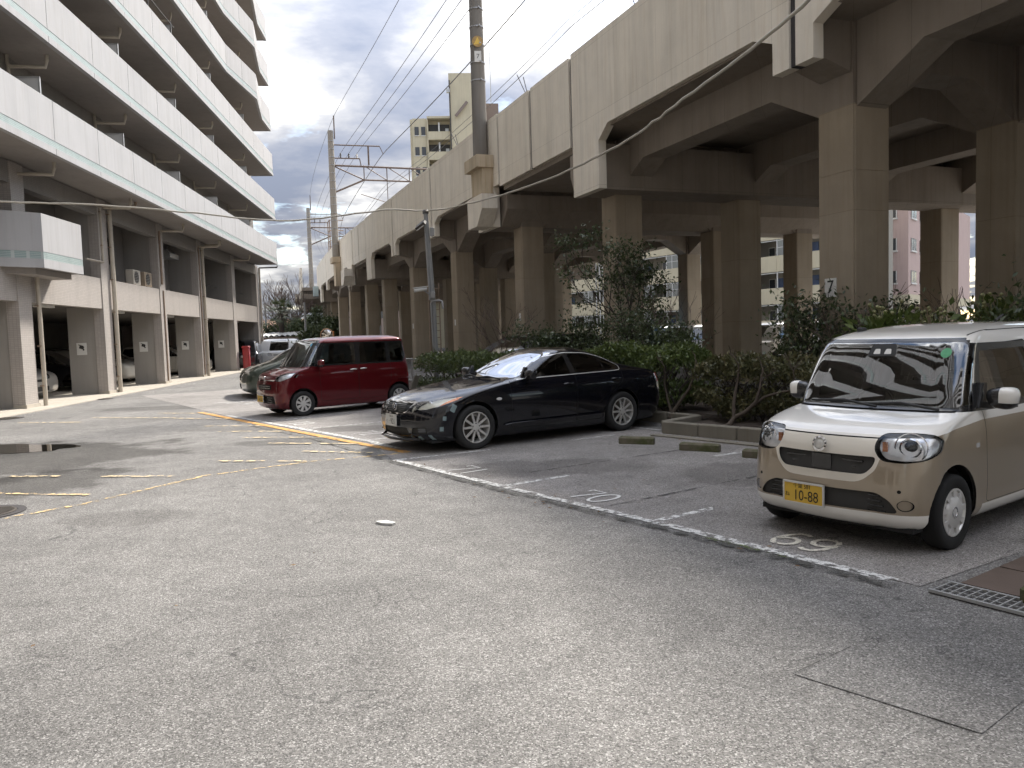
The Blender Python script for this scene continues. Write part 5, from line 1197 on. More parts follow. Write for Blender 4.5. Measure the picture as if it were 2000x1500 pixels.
RED_KEYS = [(.165, 1.68, -1.42, .665, .26, .14, .12, .03), (.20, 1.77, -1.50, .70, .28, .15, .12, .03), (.30, 1.815, -1.55, .722, .29, .16, .12, .03), (.45, 1.83, -1.56, .735, .30, .16, .12, .03), (.65, 1.825, -1.565, .7375, .30, .16, .12, .03), (.80, 1.80, -1.565, .7365, .30, .16, .12, .03), (.90, 1.75, -1.56, .733, .30, .16, .12, .03), (.96, 1.66, -1.56, .727, .30, .16, .13, .03), (1.005, 1.52, -1.555, .719, .30, .16, .14, .03), (1.04, 1.38, -1.55, .711, .28, .16, .15, .03), (1.065, 1.29, -1.545, .705, .26, .16, .15, .03),
            (1.25, 1.16, -1.53, .680, .22, .16, .13, .03), (1.45, 1.02, -1.51, .652, .20, .16, .12, .03), (1.61, .90, -1.485, .627, .20, .17, .11, .03), (1.655, .82, -1.46, .602, .22, .18, .1, .03), (1.695, .68, -1.40, .55, .25, .22, .09, .03), (1.722, .48, -1.30, .48, .26, .24, .07, .03), (1.74, .22, -1.10, .37, .24, .22, .05, .03), (1.748, -.02, -.85, .23, .16, .16, .03, .02), (1.7505, -.30, -.55, .04, .02, .02, 0, 0)]
RED = dict(keys=RED_KEYS, axles=(1.2275, -1.2275), rw=.278, ra=.335, w=.7375, belt=1.06, cowl=(1.28, 1.06), paint=paint('dark_red_paint', (.115, .006, .010), .35), wheel='slant', rear_glass=M['tint_glass'],
    nose=[([(-.46, .885), (.46, .885), (.44, .83), (-.44, .83)], 'grille_bar'), ([(-.45, .815), (.45, .815), (.45, .795), (-.45, .795)], 'chrome_bar'), ([(-.36, .72), (.36, .72), (.33, .60), (-.33, .60)], 'grille'), ([(-.44, .47), (.44, .47), (.48, .30), (-.48, .30)], 'lower_intake')],
    nose2=[([(.47, .83, .02), (.50, .91), (.62, .965), (.735, .97), (.73, .86), (.66, .795), (.50, .785)], 'headlight')],
    screen=[(-.625, 1.095), (.625, 1.095), (.58, 1.635), (-.58, 1.635)], sticker=(.50, 1.56),
    doors=[([(.80, .30), (.83, 1.05), (.66, 1.62), (-.14, 1.64), (-.14, .30)], 'door'), ([(-.155, .30), (-.155, 1.64), (-1.0, 1.64), (-1.02, .75), (-.88, .30)], 'rear_door')],
    dlo=[(1.22, 1.085), (.92, 1.60), (-1.40, 1.60), (-1.46, 1.22, .14), (-1.36, 1.085)],
    windows=[([(1.08, 1.12), (.93, 1.12), (.80, 1.54), (.86, 1.55)], 'quarter_window'), ([(.80, 1.12), (.66, 1.57), (-.10, 1.575), (-.10, 1.12)], 'door_window'), ([(-.22, 1.12), (-.22, 1.575), (-.92, 1.575), (-.92, 1.12)], 'rear_window'), ([(-1.02, 1.12), (-1.02, 1.575), (-1.37, 1.57), (-1.42, 1.24, .12), (-1.34, 1.12)], 'rear_window')],
    rear=[(-.54, 1.10), (.54, 1.10), (.50, 1.58), (-.50, 1.58)], tail=[(-1.46, .70), (-1.62, .68), (-1.62, 1.12), (-1.52, 1.14)], mirror=(.83, .70, 1.15), handles=((-.02, .728, .975), (-.28, .728, .985)), hmat=M['silver'])
def red_wagon():
    r = tall_wagon('red_wagon', 'dark red boxy small wagon with silver hub caps and a yellow number plate', RED)
    number_plate(r, 1.855, .40, -.15, M['plate_yellow'], [('千葉 580', .036, .0, .052, 1), ('く', .042, -.135, -.02, 1), ('40-8', .115, .022, -.022, .85)])
    m = MB(); n = 20; m.tube([(1.80, .045*cos(2*pi*k/n), .865+.035*sin(2*pi*k/n)) for k in range(n+1)], .006, 5, False); m.tube([(1.802, -.02, .845), (1.802, -.01, .885), (1.802, .025, .865)], .006, 5); m.build('emblem', M['chrome'], r)
    for k in range(3): MB().box((1.80, 0, .33+k*.05), (.02, .8, .01)).build('grille_slat', M['trim_black'], r)
    for k in range(2): MB().box((1.80, 0, .635+k*.045), (.02, .62, .012)).build('grille_slat', M['trim_black'], r)
    MB().tube([(-1.20, .742, .70), (-1.50, .735, .705)], .009, 6).build('body_crease', RED['paint'], r)
    return r
def scaled(keys, L, W, H, fx=0.0):
    """stretch a set of slices to another length, width and height"""
    k0 = np.array(keys); lx = k0[:, 1].max()-k0[:, 2].min(); out = []
    for z, xf, xr, w, rf, rr, bf, br in keys: out.append((.16+(z-.165)*(H-.16)/(k0[:, 0].max()-.165), xf*L/lx, xr*L/lx, w*W/k0[:, 3].max(), rf, rr, bf, br))
    return out
MPV_KEYS = [(.17, 2.02, -2.02, .78, .42, .2, .2, .05), (.22, 2.12, -2.10, .815, .44, .2, .2, .05), (.35, 2.16, -2.13, .835, .46, .2, .2, .05), (.55, 2.155, -2.14, .847, .46, .2, .2, .05), (.70, 2.12, -2.14, .847, .46, .2, .2, .05), (.80, 2.05, -2.14, .845, .46, .2, .2, .05), (.88, 1.90, -2.14, .84, .46, .2, .2, .05), (.95, 1.70, -2.13, .83, .44, .2, .2, .05), (1.02, 1.45, -2.12, .82, .40, .2, .2, .05), (1.08, 1.22, -2.11, .808, .36, .2, .2, .05), (1.22, .98, -2.09, .785, .3, .2, .18, .05), (1.40, .66, -2.05, .745, .27, .2, .16, .05), (1.56, .34, -1.99, .70, .26, .2, .15, .05), (1.62, .16, -1.93, .655, .28, .22, .13, .05), (1.665, -.08, -1.82, .58, .3, .26, .1, .05), (1.69, -.32, -1.6, .46, .26, .26, .07, .04), (1.705, -.6, -1.3, .28, .2, .2, .03, .02), (1.71, -.85, -1.05, .05, .03, .03, 0, 0)]
def mpv(name, label, col, L=4.26, W=1.695, H=1.71, flake=.3):
    sx = L/4.3; sz = H/1.71; w = W/2
    f = lambda pts: [(p[0]*sx, p[1]*sz) + tuple(p[2:]) for p in pts]; g2 = lambda pts: [(p[0]*W/1.695, p[1]*sz)+tuple(p[2:]) for p in pts]
    P = dict(keys=scaled(MPV_KEYS, L, W, H), axles=(1.37*sx, -1.37*sx), rw=.30, ra=.36, w=w, belt=1.02*sz, cowl=(1.2*sx, 1.04*sz), paint=paint(name+'_paint', col, flake), wheel='slant', tw=.18,
        nose=[(g2([(-.42, .66), (.42, .66), (.38, .58), (-.38, .58)]), 'grille'), (g2([(-.52, .42), (.52, .42), (.55, .26), (-.55, .26)]), 'lower_intake')], nose2=[(g2([(.46, .66), (.52, .74), (.70, .82), (.83, .86), (.82, .76), (.66, .66)]), 'headlight')],
        screen=g2([(-.72, 1.10), (.72, 1.10), (.62, 1.58), (-.62, 1.58)]), doors=[(f([(.86, .30), (.92, 1.0), (.40, 1.56), (-.22, 1.60), (-.22, .30)]), 'door'), (f([(-.235, .30), (-.235, 1.60), (-1.2, 1.58), (-1.2, .80), (-1.02, .30)]), 'rear_door')],
        dlo=f([(1.32, 1.04), (.60, 1.50), (.10, 1.56), (-1.85, 1.53), (-1.98, 1.06)]), windows=[(f([(1.16, 1.075), (.80, 1.085), (.62, 1.40), (.70, 1.385)]), 'quarter_window'), (f([(.72, 1.075), (.45, 1.46), (-.18, 1.52), (-.18, 1.075)]), 'door_window'), (f([(-.30, 1.075), (-.30, 1.52), (-1.12, 1.52), (-1.14, 1.075)]), 'rear_window'), (f([(-1.26, 1.075), (-1.26, 1.51), (-1.78, 1.49), (-1.90, 1.09)]), 'rear_window')],
        rear=g2([(-.60, 1.08), (.60, 1.08), (.54, 1.52), (-.54, 1.52)]), tail=f([(-2.0, .78), (-2.3, .76), (-2.3, 1.2), (-2.04, 1.2)]), mirror=(.80*sx, w-.04, 1.10*sz), handles=((-.08*sx, w-.005, .94*sz), (-.40*sx, w-.005, .95*sz)), rows=(.05, -.95), sub=2, ns=32)
    return tall_wagon(name, label, P)
def small_van(name, label, col, L=3.395, W=1.475, H=1.88):
    keys = [(.17, 1.62, -1.55, .68, .2, .1, .10, .02), (.25, 1.66, -1.62, .72, .22, .1, .10, .02), (.45, 1.67, -1.64, .735, .22, .1, .1, .02), (.70, 1.655, -1.64, .7375, .22, .1, .1, .02), (.88, 1.62, -1.64, .735, .22, .1, .1, .02), (.97, 1.55, -1.635, .728, .22, .1, .1, .02), (1.03, 1.44, -1.63, .72, .22, .1, .1, .02), (1.25, 1.28, -1.62, .695, .2, .1, .1, .02), (1.50, 1.08, -1.60, .662, .2, .1, .1, .02), (1.70, .90, -1.57, .632, .2, .12, .1, .02), (1.78, .76, -1.52, .59, .22, .16, .1, .02), (1.83, .5, -1.42, .50, .24, .2, .08, .02), (1.86, .2, -1.2, .37, .24, .2, .05, .02), (1.88, -.3, -.6, .05, .03, .03, 0, 0)]
    sx = L/3.3; sz = H/1.88; w = W/2; f = lambda pts: [(p[0]*sx, p[1]*sz) + tuple(p[2:]) for p in pts]; g2 = lambda pts: [(p[0]*W/1.475, p[1]*sz)+tuple(p[2:]) for p in pts]
    P = dict(keys=scaled(keys, L, W, H), axles=(1.15*sx, -1.15*sx), rw=.27, ra=.325, w=w, belt=1.03*sz, cowl=(1.40*sx, 1.05*sz), paint=paint(name+'_paint', col, 0), wheel='plain', nose=[(g2([(-.34, .80), (.34, .80), (.34, .74), (-.34, .74)]), 'grille'), (g2([(-.5, .40), (.5, .40), (.5, .28), (-.5, .28)]), 'lower_intake')],
        nose2=[(g2([(.42, .72), (.44, .86), (.66, .93), (.72, .90), (.72, .74), (.6, .70)]), 'headlight')], screen=g2([(-.62, 1.09), (.62, 1.09), (.56, 1.70), (-.56, 1.70)]), doors=[(f([(1.1, .45), (1.15, 1.05), (.85, 1.70), (.10, 1.72), (.10, .30), (.85, .30)]), 'door'), (f([(.085, .30), (.085, 1.72), (-.85, 1.72), (-.85, .30)]), 'rear_door')],
        windows=[(f([(1.08, 1.10), (.86, 1.60), (.16, 1.62), (.16, 1.10)]), 'door_window'), (f([(.02, 1.10), (.02, 1.62), (-.80, 1.62), (-.80, 1.10)]), 'rear_window'), (f([(-.92, 1.10), (-.92, 1.62), (-1.48, 1.60), (-1.50, 1.10)]), 'rear_window')], rear=g2([(-.55, 1.08), (.55, 1.08), (.52, 1.62), (-.52, 1.62)]), tail=f([(-1.58, .6), (-1.7, .6), (-1.7, 1.0), (-1.58, 1.0)]), mirror=(1.05*sx, w-.04, 1.15*sz), rows=(.55, -.4), sub=2, ns=28)
    return tall_wagon(name, label, P)
if True:
    kw = kei_wagon(); place_car(kw, 3.13, 5.53, 54.0, 2.455, .655, dx=.08)
    sd = sedan(); place_car(sd, -.57, 11.15, 56.0, 2.85, .83)
    rw = red_wagon(); place_car(rw, -4.62, 16.9, 50.5, 2.455, .69)
    gv = mpv('green_van', 'olive green van parked half hidden behind the red wagon', (.045, .058, .043)); place_car(gv, -7.4, 23.3, 68.0, 2.71, .78)
# ------------------------------------------------------------------ vegetation
def leaf_mat(name, c1, c2, c3, rough=.45, sc=7):
    t = NT(name); n = t.noise(sc, 3, .6)
    c = t.ramp(n, [(.30, c1), (.50, c2), (.70, c3)])
    rnd = t.ramp(t.noise(41, 2, .5), [(.3, .7), (.7, 1.3)]); c = t.mix(1.0, c, rnd, 'MULTIPLY')
    t.set('Base Color', c).set('Roughness', rough).set('Specular IOR Level', .5)
    tr = t.N.new('ShaderNodeBsdfTranslucent'); t.L.new(c, tr.inputs[0]); m = t.N.new('ShaderNodeMixShader'); m.inputs[0].default_value = .22
    t.L.new(t.b.outputs[0], m.inputs[1]); t.L.new(tr.outputs[0], m.inputs[2]); t.L.new(m.outputs[0], t.out.inputs[0]); return t.mat
M['leaf_hedge'] = leaf_mat('hedge_leaf', (.055, .078, .026), (.10, .135, .044), (.18, .21, .08), .38)
M['leaf_bright'] = leaf_mat('bright_hedge_leaf', (.06, .085, .022), (.105, .145, .038), (.18, .22, .07), .38)
M['leaf_dry'] = leaf_mat('olive_leaf', (.06, .066, .026), (.115, .115, .048), (.21, .18, .085), .45)
M['leaf_dark'] = leaf_mat('dark_shrub_leaf', (.04, .058, .025), (.07, .095, .04), (.13, .155, .068), .32)
M['leaf_tree'] = leaf_mat('evergreen_leaf', (.03, .042, .018), (.055, .075, .028), (.10, .12, .045), .5, 1.5)
M['leaf_palm'] = leaf_mat('palm_leaf', (.025, .035, .015), (.045, .06, .025), (.08, .095, .04), .5, 1.5)
M['leaf_yellow'] = leaf_mat('fatsia_bloom', (.22, .22, .10), (.32, .31, .15), (.42, .40, .22), .6)
M['bark'] = simple('shrub_bark', (.085, .066, .05), .9, var=.35, vs=14, bump=.4, bs=60)
M['bark_dark'] = simple('dark_bark', (.055, .045, .038), .9, var=.3, vs=10, bump=.4, bs=50)
M['twig'] = simple('bare_twig', (.13, .095, .080), .9, var=.2, vs=8)
def leaves(name, P, size, mat, parent, asp=.45, up=.35, seed=1):
    R = np.random.default_rng(seed); P = np.asarray(P, float); n = len(P)
    d = R.normal(size=(n, 3)); d[:, 2] += up; d /= np.linalg.norm(d, axis=1)[:, None]
    nn = R.normal(size=(n, 3)); nn[:, 2] += 1.1; w = np.cross(d, nn); w /= np.linalg.norm(w, axis=1)[:, None]+1e-9
    s = size*R.uniform(.65, 1.25, n)[:, None]
    up_ = np.cross(w, d)*s*.10
    V = np.stack([P, P+d*s*.45+w*s*asp*.5+up_, P+d*s, P+d*s*.45-w*s*asp*.5+up_], 1).reshape(-1, 3)
    me = bpy.data.meshes.new(name); me.vertices.add(4*n); me.vertices.foreach_set('co', V.ravel())
    me.loops.add(4*n); me.loops.foreach_set('vertex_index', np.arange(4*n, dtype=np.int32)); me.polygons.add(n); me.polygons.foreach_set('loop_start', np.arange(0, 4*n, 4, dtype=np.int32))
    me.materials.append(mat); me.update(calc_edges=True); me.validate(); return link(name, me, parent)
def vnoise(p, f, seed=0):
    x, y, z = p[:, 0]*f+seed*1.7, p[:, 1]*f+seed*2.3, p[:, 2]*f+seed*.9
    return (np.sin(x*1.3+np.sin(y*1.7+z))+np.sin(y*1.9+np.sin(z*1.1+x*.7))+np.sin(z*2.1+np.sin(x*1.5)))/3
def grow(base, d, L, r, depth, segs, tips, R, bend=.35, fork=(2, 3), ratio=.72, up=.25, rmin=.004):
    p = Vector(base); d = Vector(d).normalized(); path = [p.copy()]; rs = [r]
    for k in range(3):
        d = (d+Vector((R.uniform(-1, 1), R.uniform(-1, 1), R.uniform(-.5, 1)*up*2))*bend*.35).normalized(); p = p+d*L/3; path.append(p.copy()); rs.append(max(rmin, r*(1-.12*(k+1))))
    segs.append((path, rs))
    if depth == 0: tips.append(p.copy()); return
    for k in range(R.randint(*fork)):
        nd = (d+Vector((R.uniform(-1, 1), R.uniform(-1, 1), R.uniform(-.4, 1)*up*2.2))*.85).normalized()
        st = path[R.randint(1, 3)] if k else path[-1]
        grow(st, nd, L*ratio*R.uniform(.8, 1.15), max(rmin, r*.66), depth-1, segs, tips, R, bend, fork, ratio, up, rmin)
def plant(name, loc, h, label, cat, mat=None, bark='bark', nleaf=0, lsize=.08, depth=3, stems=1, spread=.35, clump=.28, r=.03, seed=1, group=None, up=.25, fork=(2, 3), crown='foliage', trunk='trunk', first=.34, asp=.45, ratio=.72, rmin=.004):
    R = random.Random(seed); e = empty(name, loc); tag(e, label, cat, group); segs = []; tips = []
    for k in range(stems):
        a = R.uniform(0, 2*pi); grow((R.uniform(-.06, .06)*stems*.4, R.uniform(-.06, .06)*stems*.4, -.02), (cos(a)*spread, sin(a)*spread, 1), h*first, r, depth, segs, tips, R, fork=fork, up=up, ratio=ratio, rmin=rmin)
    top = max(t.z for t in tips); k = h/top if top > .01 else 1
    m = MB()
    for path, rs in segs: m.tube([Vector((p.x, p.y, p.z*k)) for p in path], rs, 5 if rs[0] < .03 else 8, False)
    m.build(trunk, M[bark], e, smooth=60)
    if nleaf and mat:
        pts = []
        rr = np.random.default_rng(seed); per = max(1, nleaf//len(tips))
        for t in tips:
            c = np.array((t.x, t.y, t.z*k)); pts.append(c+rr.normal(size=(per, 3))*clump*np.array((1, 1, .7))*rr.uniform(.4, 1, (per, 1)))
        pts = np.concatenate(pts); pts = pts[pts[:, 2] > .1]
        leaves(crown, pts, lsize, M[mat], e, asp=asp, seed=seed)
    return e
def hedge(name, path, hw, z0, z1, n, size, mat, label, seed, shell=.62, stems=14, wob=.12):
    R = np.random.default_rng(seed); P = [Vector((x, y, 0)) for x, y in path]; L = [(b-a).length for a, b in zip(P, P[1:])]; T = sum(L)
    e = empty(name, P[0]); tag(e, label, 'hedge'); o = np.array(P[0])
    u = R.uniform(0, T, n); pos = np.zeros((n, 3)); nor = np.zeros((n, 3)); acc = 0
    for a, b, l in zip(P, P[1:], L):
        k = (u >= acc) & (u <= acc+l); d = (b-a)/l; pos[k] = np.array(a)+np.outer(u[k]-acc, np.array(d)); nor[k] = (-d.y, d.x, 0); acc += l
    ang = R.uniform(0, 2*pi, n); ex = .45
    cx = np.sign(np.cos(ang))*np.abs(np.cos(ang))**ex; cz = np.sign(np.sin(ang))*np.abs(np.sin(ang))**ex
    rad = 1-np.abs(R.normal(0, .16, n)); inner = R.uniform(0, 1, n) > shell; rad[inner] = R.uniform(.3, 1, inner.sum())
    zc, zh = (z0+z1)/2, (z1-z0)/2
    p = pos+nor*(cx*rad*hw)[:, None]; p[:, 2] = zc+cz*rad*zh
    nz = vnoise(p, 2.2, seed)*wob+vnoise(p, 6, seed+3)*wob*.5
    p += nor*(cx*nz)[:, None]; p[:, 2] += cz*nz*.8
    ends = np.minimum(u, T-u); k = ends < .35; p[k, 2] = zc+(p[k, 2]-zc)*(.72+.28*np.sqrt(np.clip(ends[k]/.35, 0, 1)))
    hole = vnoise(p, 3.1, seed+9) > .62; p = p[~(hole & (R.uniform(0, 1, n) < .6))]
    leaves('foliage', p-o, size, M[mat], e, seed=seed, up=.5)
    rr = random.Random(seed); m = MB()
    for k in range(stems):
        f = (k+rr.uniform(.2, .8))/stems*T; acc = 0
        for a, b, l in zip(P, P[1:], L):
            if f <= acc+l:
                q = a+(b-a)*((f-acc)/l)-Vector(o.tolist()); break
            acc += l
        segs = []; tips = []; grow((q.x+rr.uniform(-.15, .15), q.y+rr.uniform(-.15, .15), .05), (rr.uniform(-.5, .5), rr.uniform(-.5, .5), 1), .42*z1, .022, 2, segs, tips, rr, fork=(2, 4), up=.15)
        for path_, rs in segs: m.tube([Vector((v.x, v.y, min(v.z, z1-.05))) for v in path_], rs, 5, False)
    m.build('stems', M['bark_dark'], e)
    return e
hedge('clipped_hedge', [(-2.15, 20.95), (-.2, 18.45), (1.75, 15.95)], .62, .10, 1.22, 26000, .085, 'leaf_hedge', 'long clipped hedge around the foot of the lamp post behind the black sedan', 11)
hedge('rounded_hedge', [(1.95, 15.85), (2.75, 14.7), (3.15, 13.95)], .80, .18, 1.36, 19000, .085, 'leaf_bright', 'bright green rounded hedge rising behind the tail of the black sedan', 12, wob=.2)
hedge('trimmed_shrub_row', [(3.55, 13.45), (4.35, 12.3), (5.3, 11.1), (6.3, 9.8)], .68, .28, 1.16, 20000, .085, 'leaf_dry', 'flat topped olive shrub row on bare crooked stems beside the beige car', 13, shell=.75, stems=30, wob=.14)
hedge('low_shrub', [(5.0, 12.0), (6.1, 10.8), (6.9, 9.7)], .5, .12, .75, 3500, .085, 'leaf_dark', 'low dark shrubs behind the beige car in the planting bed', 14, stems=8)
# crooked shrub trunks in the bed
def trunk_thing(name, loc, paths, label):
    e = empty(name, loc); tag(e, label, 'shrub'); m = MB()
    for pth, rs in paths: m.tube(pth, rs, 8)
    m.build('trunk', M['bark'], e, smooth=60); R = random.Random(5); mm = MB()
    for pth, rs in paths:
        segs = []; tips = []; grow(pth[-1], (R.uniform(-.3, .3), R.uniform(-.3, .3), .8), .28, rs[-1], 2, segs, tips, R)
        for a, b in segs: mm.tube(a, b, 5, False)
    mm.build('branches', M['bark'], e)
trunk_thing('crooked_shrub', (3.25, 11.85, .1), [([(0, 0, 0), (.12, .05, .05), (.22, .1, .16), (.36, .02, .24), (.5, -.06, .40), (.56, -.08, .62)], [.05, .042, .038, .035, .028, .02]), ([(.2, .09, .13), (.22, .16, .35), (.26, .2, .55), (.3, .22, .7)], [.032, .026, .022, .018]), ([(.46, -.03, .34), (.62, -.1, .48), (.82, -.25, .56), (1.0, -.4, .6)], [.024, .02, .016, .012])], 'crooked forked shrub trunk standing in the bed behind the empty bay')
trunk_thing('leaning_shrub', (2.75, 13.45, .1), [([(0, 0, 0), (.08, .02, .12), (.2, .0, .3), (.34, -.05, .5), (.42, -.06, .7)], [.04, .036, .03, .025, .02]), ([(.05, .01, .06), (.0, .1, .3), (-.05, .15, .6)], [.026, .022, .016])], 'leaning shrub trunk in the bed at the tail of the black sedan')
# taller shrubs between hedge and viaduct
plant('camellia_shrub', (2.75, 18.6, 0), 4.15, 'tall leafy dark shrub climbing in front of the viaduct columns', 'shrub', 'leaf_dark', 'bark_dark', 3600, .10, 4, 2, .16, .20, .035, 21, up=.5, first=.30)
plant('camellia_shrub', (1.75, 19.6, 0), 2.05, 'dark leafy shrub just left of the tall climbing shrub', 'shrub', 'leaf_dark', 'bark_dark', 3000, .09, 3, 4, .3, .22, .03, 22, up=.3)
plant('camellia_shrub', (.85, 20.6, 0), 1.85, 'dark leafy shrub behind the clipped hedge, leftmost of the row', 'shrub', 'leaf_dark', 'bark_dark', 2800, .09, 3, 4, .35, .24, .03, 23, up=.3)
plant('young_evergreen', (2.75, 17.2, 0), 2.1, 'small layered evergreen with a straight stem before the dark shrubs', 'shrub', 'leaf_dark', 'bark_dark', 2600, .07, 3, 1, .05, .20, .03, 24, up=.1, fork=(3, 4))
plant('camellia_shrub', (3.55, 16.6, 0), 1.75, 'compact dark shrub right of the bright rounded hedge', 'shrub', 'leaf_dark', 'bark_dark', 3000, .09, 3, 4, .4, .22, .03, 25)
plant('camellia_shrub', (5.45, 14.3, 0), 2.25, 'open leafy shrub in front of the white van under the viaduct', 'shrub', 'leaf_dark', 'bark_dark', 2600, .10, 3, 5, .45, .25, .025, 26, up=.3)
plant('camellia_shrub', (6.35, 13.4, 0), 2.0, 'leafy shrub at the foot of the column numbered seven', 'shrub', 'leaf_dark', 'bark_dark', 1500, .10, 3, 4, .4, .26, .025, 27, up=.3)
plant('camellia_shrub', (7.35, 10.3, 0), 2.45, 'dark shrub above the roof of the beige car at the picture edge', 'shrub', 'leaf_dark', 'bark_dark', 1500, .11, 3, 3, .35, .24, .025, 28, up=.4)
for i, (x, y, h, lab) in enumerate(((4.2, 17.4, 2.9, 'bare twiggy shrub in front of the cream apartment block'), (-.25, 20.9, 3.1, 'bare thin shrub standing behind the clipped hedge near the lamp post'), (6.0, 12.6, 2.35, 'bare twigs rising by the number seven column'), (7.3, 12.6, 2.4, 'bare twigs in front of the pink building'))):
    plant('bare_shrub', (x, y, 0), h, lab, 'shrub', None, 'twig', 0, 0, 4, 3, .4, .2, .016, 40+i, up=.35, first=.33, rmin=.0035)
def fatsia(loc, h, seed, label):
    e = plant('flowering_shrub', loc, h, label, 'shrub', None, 'bark_dark', 0, .1, 2, 3, .3, .1, .014, seed, 'flowering shrubs behind the beige car', up=.5, first=.5)
    R = random.Random(seed); m = MB()
    for k in range(16):
        x, y, z = R.gauss(0, .20), R.gauss(0, .20), h+R.uniform(-.16, .08); m.lathe([(.0, -.03), (.022, -.02), (.032, 0), (.022, .02), (0, .03)], 8, (x, y, z)); m.tube([(x*.4, y*.4, h-.32), (x, y, z)], .005, 4)
    m.build('bloom_heads', M['leaf_yellow'], e, smooth=True)
    rr = np.random.default_rng(seed); leaves('foliage', rr.normal(size=(260, 3))*(.22, .22, .16)+(0, 0, h-.42), .16, M['leaf_bright'], e, asp=.6, seed=seed)
fatsia((5.35, 10.9, 0), 1.88, 61, 'pale flowering shrub above the beige car roof, nearer the hedge')
fatsia((6.25, 11.3, 0), 1.80, 62, 'pale flowering shrub behind the middle of the beige car roof')
fatsia((7.0, 11.1, 0), 1.95, 63, 'tallest pale flowering shrub in front of the pink building')
# far end of the street
plant('bare_tree', (-23.0, 80, 0), 8.8, 'large bare winter tree far down the street behind the palm', 'tree', None, 'twig', 0, 0, 6, 2, .3, .2, .16, 71, up=.35, first=.26, fork=(3, 3), crown='crown', ratio=.76, rmin=.013)
def palm(loc, h, label, seed):
    e = empty('palm_tree', loc); tag(e, label, 'tree'); MB().tube([(0, 0, 0), (.05, 0, h*.5), (0, 0, h)], [.26, .22, .2], 10).build('trunk', M['bark_dark'], e, smooth=60)
    R = random.Random(seed); pts = MB()
    for k in range(46):
        a = R.uniform(0, 2*pi); el = R.uniform(-.7, 1.2); d = Vector((cos(a)*cos(el), sin(a)*cos(el), sin(el))); L = R.uniform(.7, 1.0); c = Vector((0, 0, h))+d*L
        w = d.cross(Vector((0, 0, 1))).normalized(); u = w.cross(d)
        for j in range(11):
            b = (j-5)/5*1.25; q = (d*cos(b)+w*sin(b)).normalized(); t = c+q*R.uniform(.6, .85)+Vector((0, 0, -.12*abs(b))); n = q.cross(u).normalized()*.035
            pts.add([c+n, c-n, t], [(0, 1, 2)])
        pts.tube([(0, 0, h), c], .014, 4, False)
    pts.build('crown', M['leaf_palm'], e)
palm((-18.4, 62, 0), 3.9, 'dark fan palm beside the corrugated shed far down the street', 3)
for i, (x, y, h, n, lab) in enumerate(((-21.0, 76, 3.6, 3000, 'dark evergreen tree behind the palm at the end of the street'), (-19.4, 76, 4.6, 4500, 'green evergreen tree right of the palm under the viaduct end'), (-17.0, 73, 3.6, 3500, 'dark bushy evergreen beside the far viaduct columns'), (-14.3, 57, 2.4, 2500, 'low dark bush by the convex mirror'), (-11.9, 47, 2.0, 2000, 'dark bush at the foot of the far columns'), (-27, 88, 3.5, 2500, 'low greenery far down the street by the utility pole'))):
    plant('evergreen_tree', (x, y, 0), h, lab, 'tree', 'leaf_tree', 'bark_dark', n, .28, 4, 2, .2, .42, .12, 80+i, up=.3, crown='crown', first=.28)

# dry leaves blown against the kerb
lr = np.random.default_rng(9); P = []
for (x0, y0), (x1, y1), n in (((2.3, 12.0), (6.0, 7.6), 90), ((-1.6, 10.4), (2.4, 4.8), 25), ((-2.6, 20.6), (2.2, 14.9), 60), ((-4, 3), (2, 9), 14)):
    f = lr.uniform(0, 1, n); P.append(np.stack([x0+(x1-x0)*f+lr.normal(0, .22, n)-.1, y0+(y1-y0)*f+lr.normal(0, .22, n)-.1, np.full(n, .026)], 1))
P = np.concatenate(P); o = leaves('fallen_leaves', P, .05, leaf_mat('dry_leaf', (.10, .06, .03), (.17, .10, .05), (.24, .16, .08), .8), None, asp=.6, up=0, seed=4)
co = np.empty(len(o.data.vertices)*3); o.data.vertices.foreach_get('co', co); co = co.reshape(-1, 3); co[:, 2] = .024+(co[:, 2]-.026)*.25; co[:, 2] = np.maximum(co[:, 2], .021); o.data.vertices.foreach_set('co', co.ravel()); o.data.update()
tag(o, 'dry brown leaves scattered along the kerb and bay line', 'leaves', kind='stuff')
# ------------------------------------------------------------------ background buildings
M['cream'] = concrete('cream_render', (.55, .50, .37), .18, .08)
M['cream_dark'] = simple('recess_wall', (.30, .285, .25), .8, var=.1)
M['pink'] = concrete('pink_render', (.50, .385, .36), .15, .07)
M['white_frame'] = simple('white_frame', (.62, .62, .60), .5, var=.05)
M['frosted'] = simple('frosted_screen', (.20, .21, .20), .35, var=.12, vs=.8)
M['blue_door'] = simple('blue_door', (.07, .11, .22), .5, var=.1)
M['far_pane'] = simple('far_window_pane', (.055, .06, .065), .12, var=.2, vs=.7, spec=.6)
M['brown'] = simple('brown_render', (.22, .175, .155), .8, var=.1)
blk = empty('cream_apartment_block', (22.9, 66, 0), atan2(.839, -.545)); tag(blk, 'cream apartment block with open corridors seen through the viaduct columns', 'building')
MB().bx(-5, 60, -9, -1.5, 0, 17.5).build('wall', M['cream_dark'], blk)
BAY = 3.3
for k in range(7):
    z = 1.0+2.75*k
    MB().bx(-5, 60, -1.5, -.02, z-.18, z).build('floor_slab', M['cream_dark'], blk)
    for j in range(-1, 14):
        x = j*BAY*1.3
        if k < 6: MB().bx(x+.01, x+BAY*1.3-.01, -.16, 0, z-.22, z+1.15).build('corridor_parapet', M['cream'], blk)
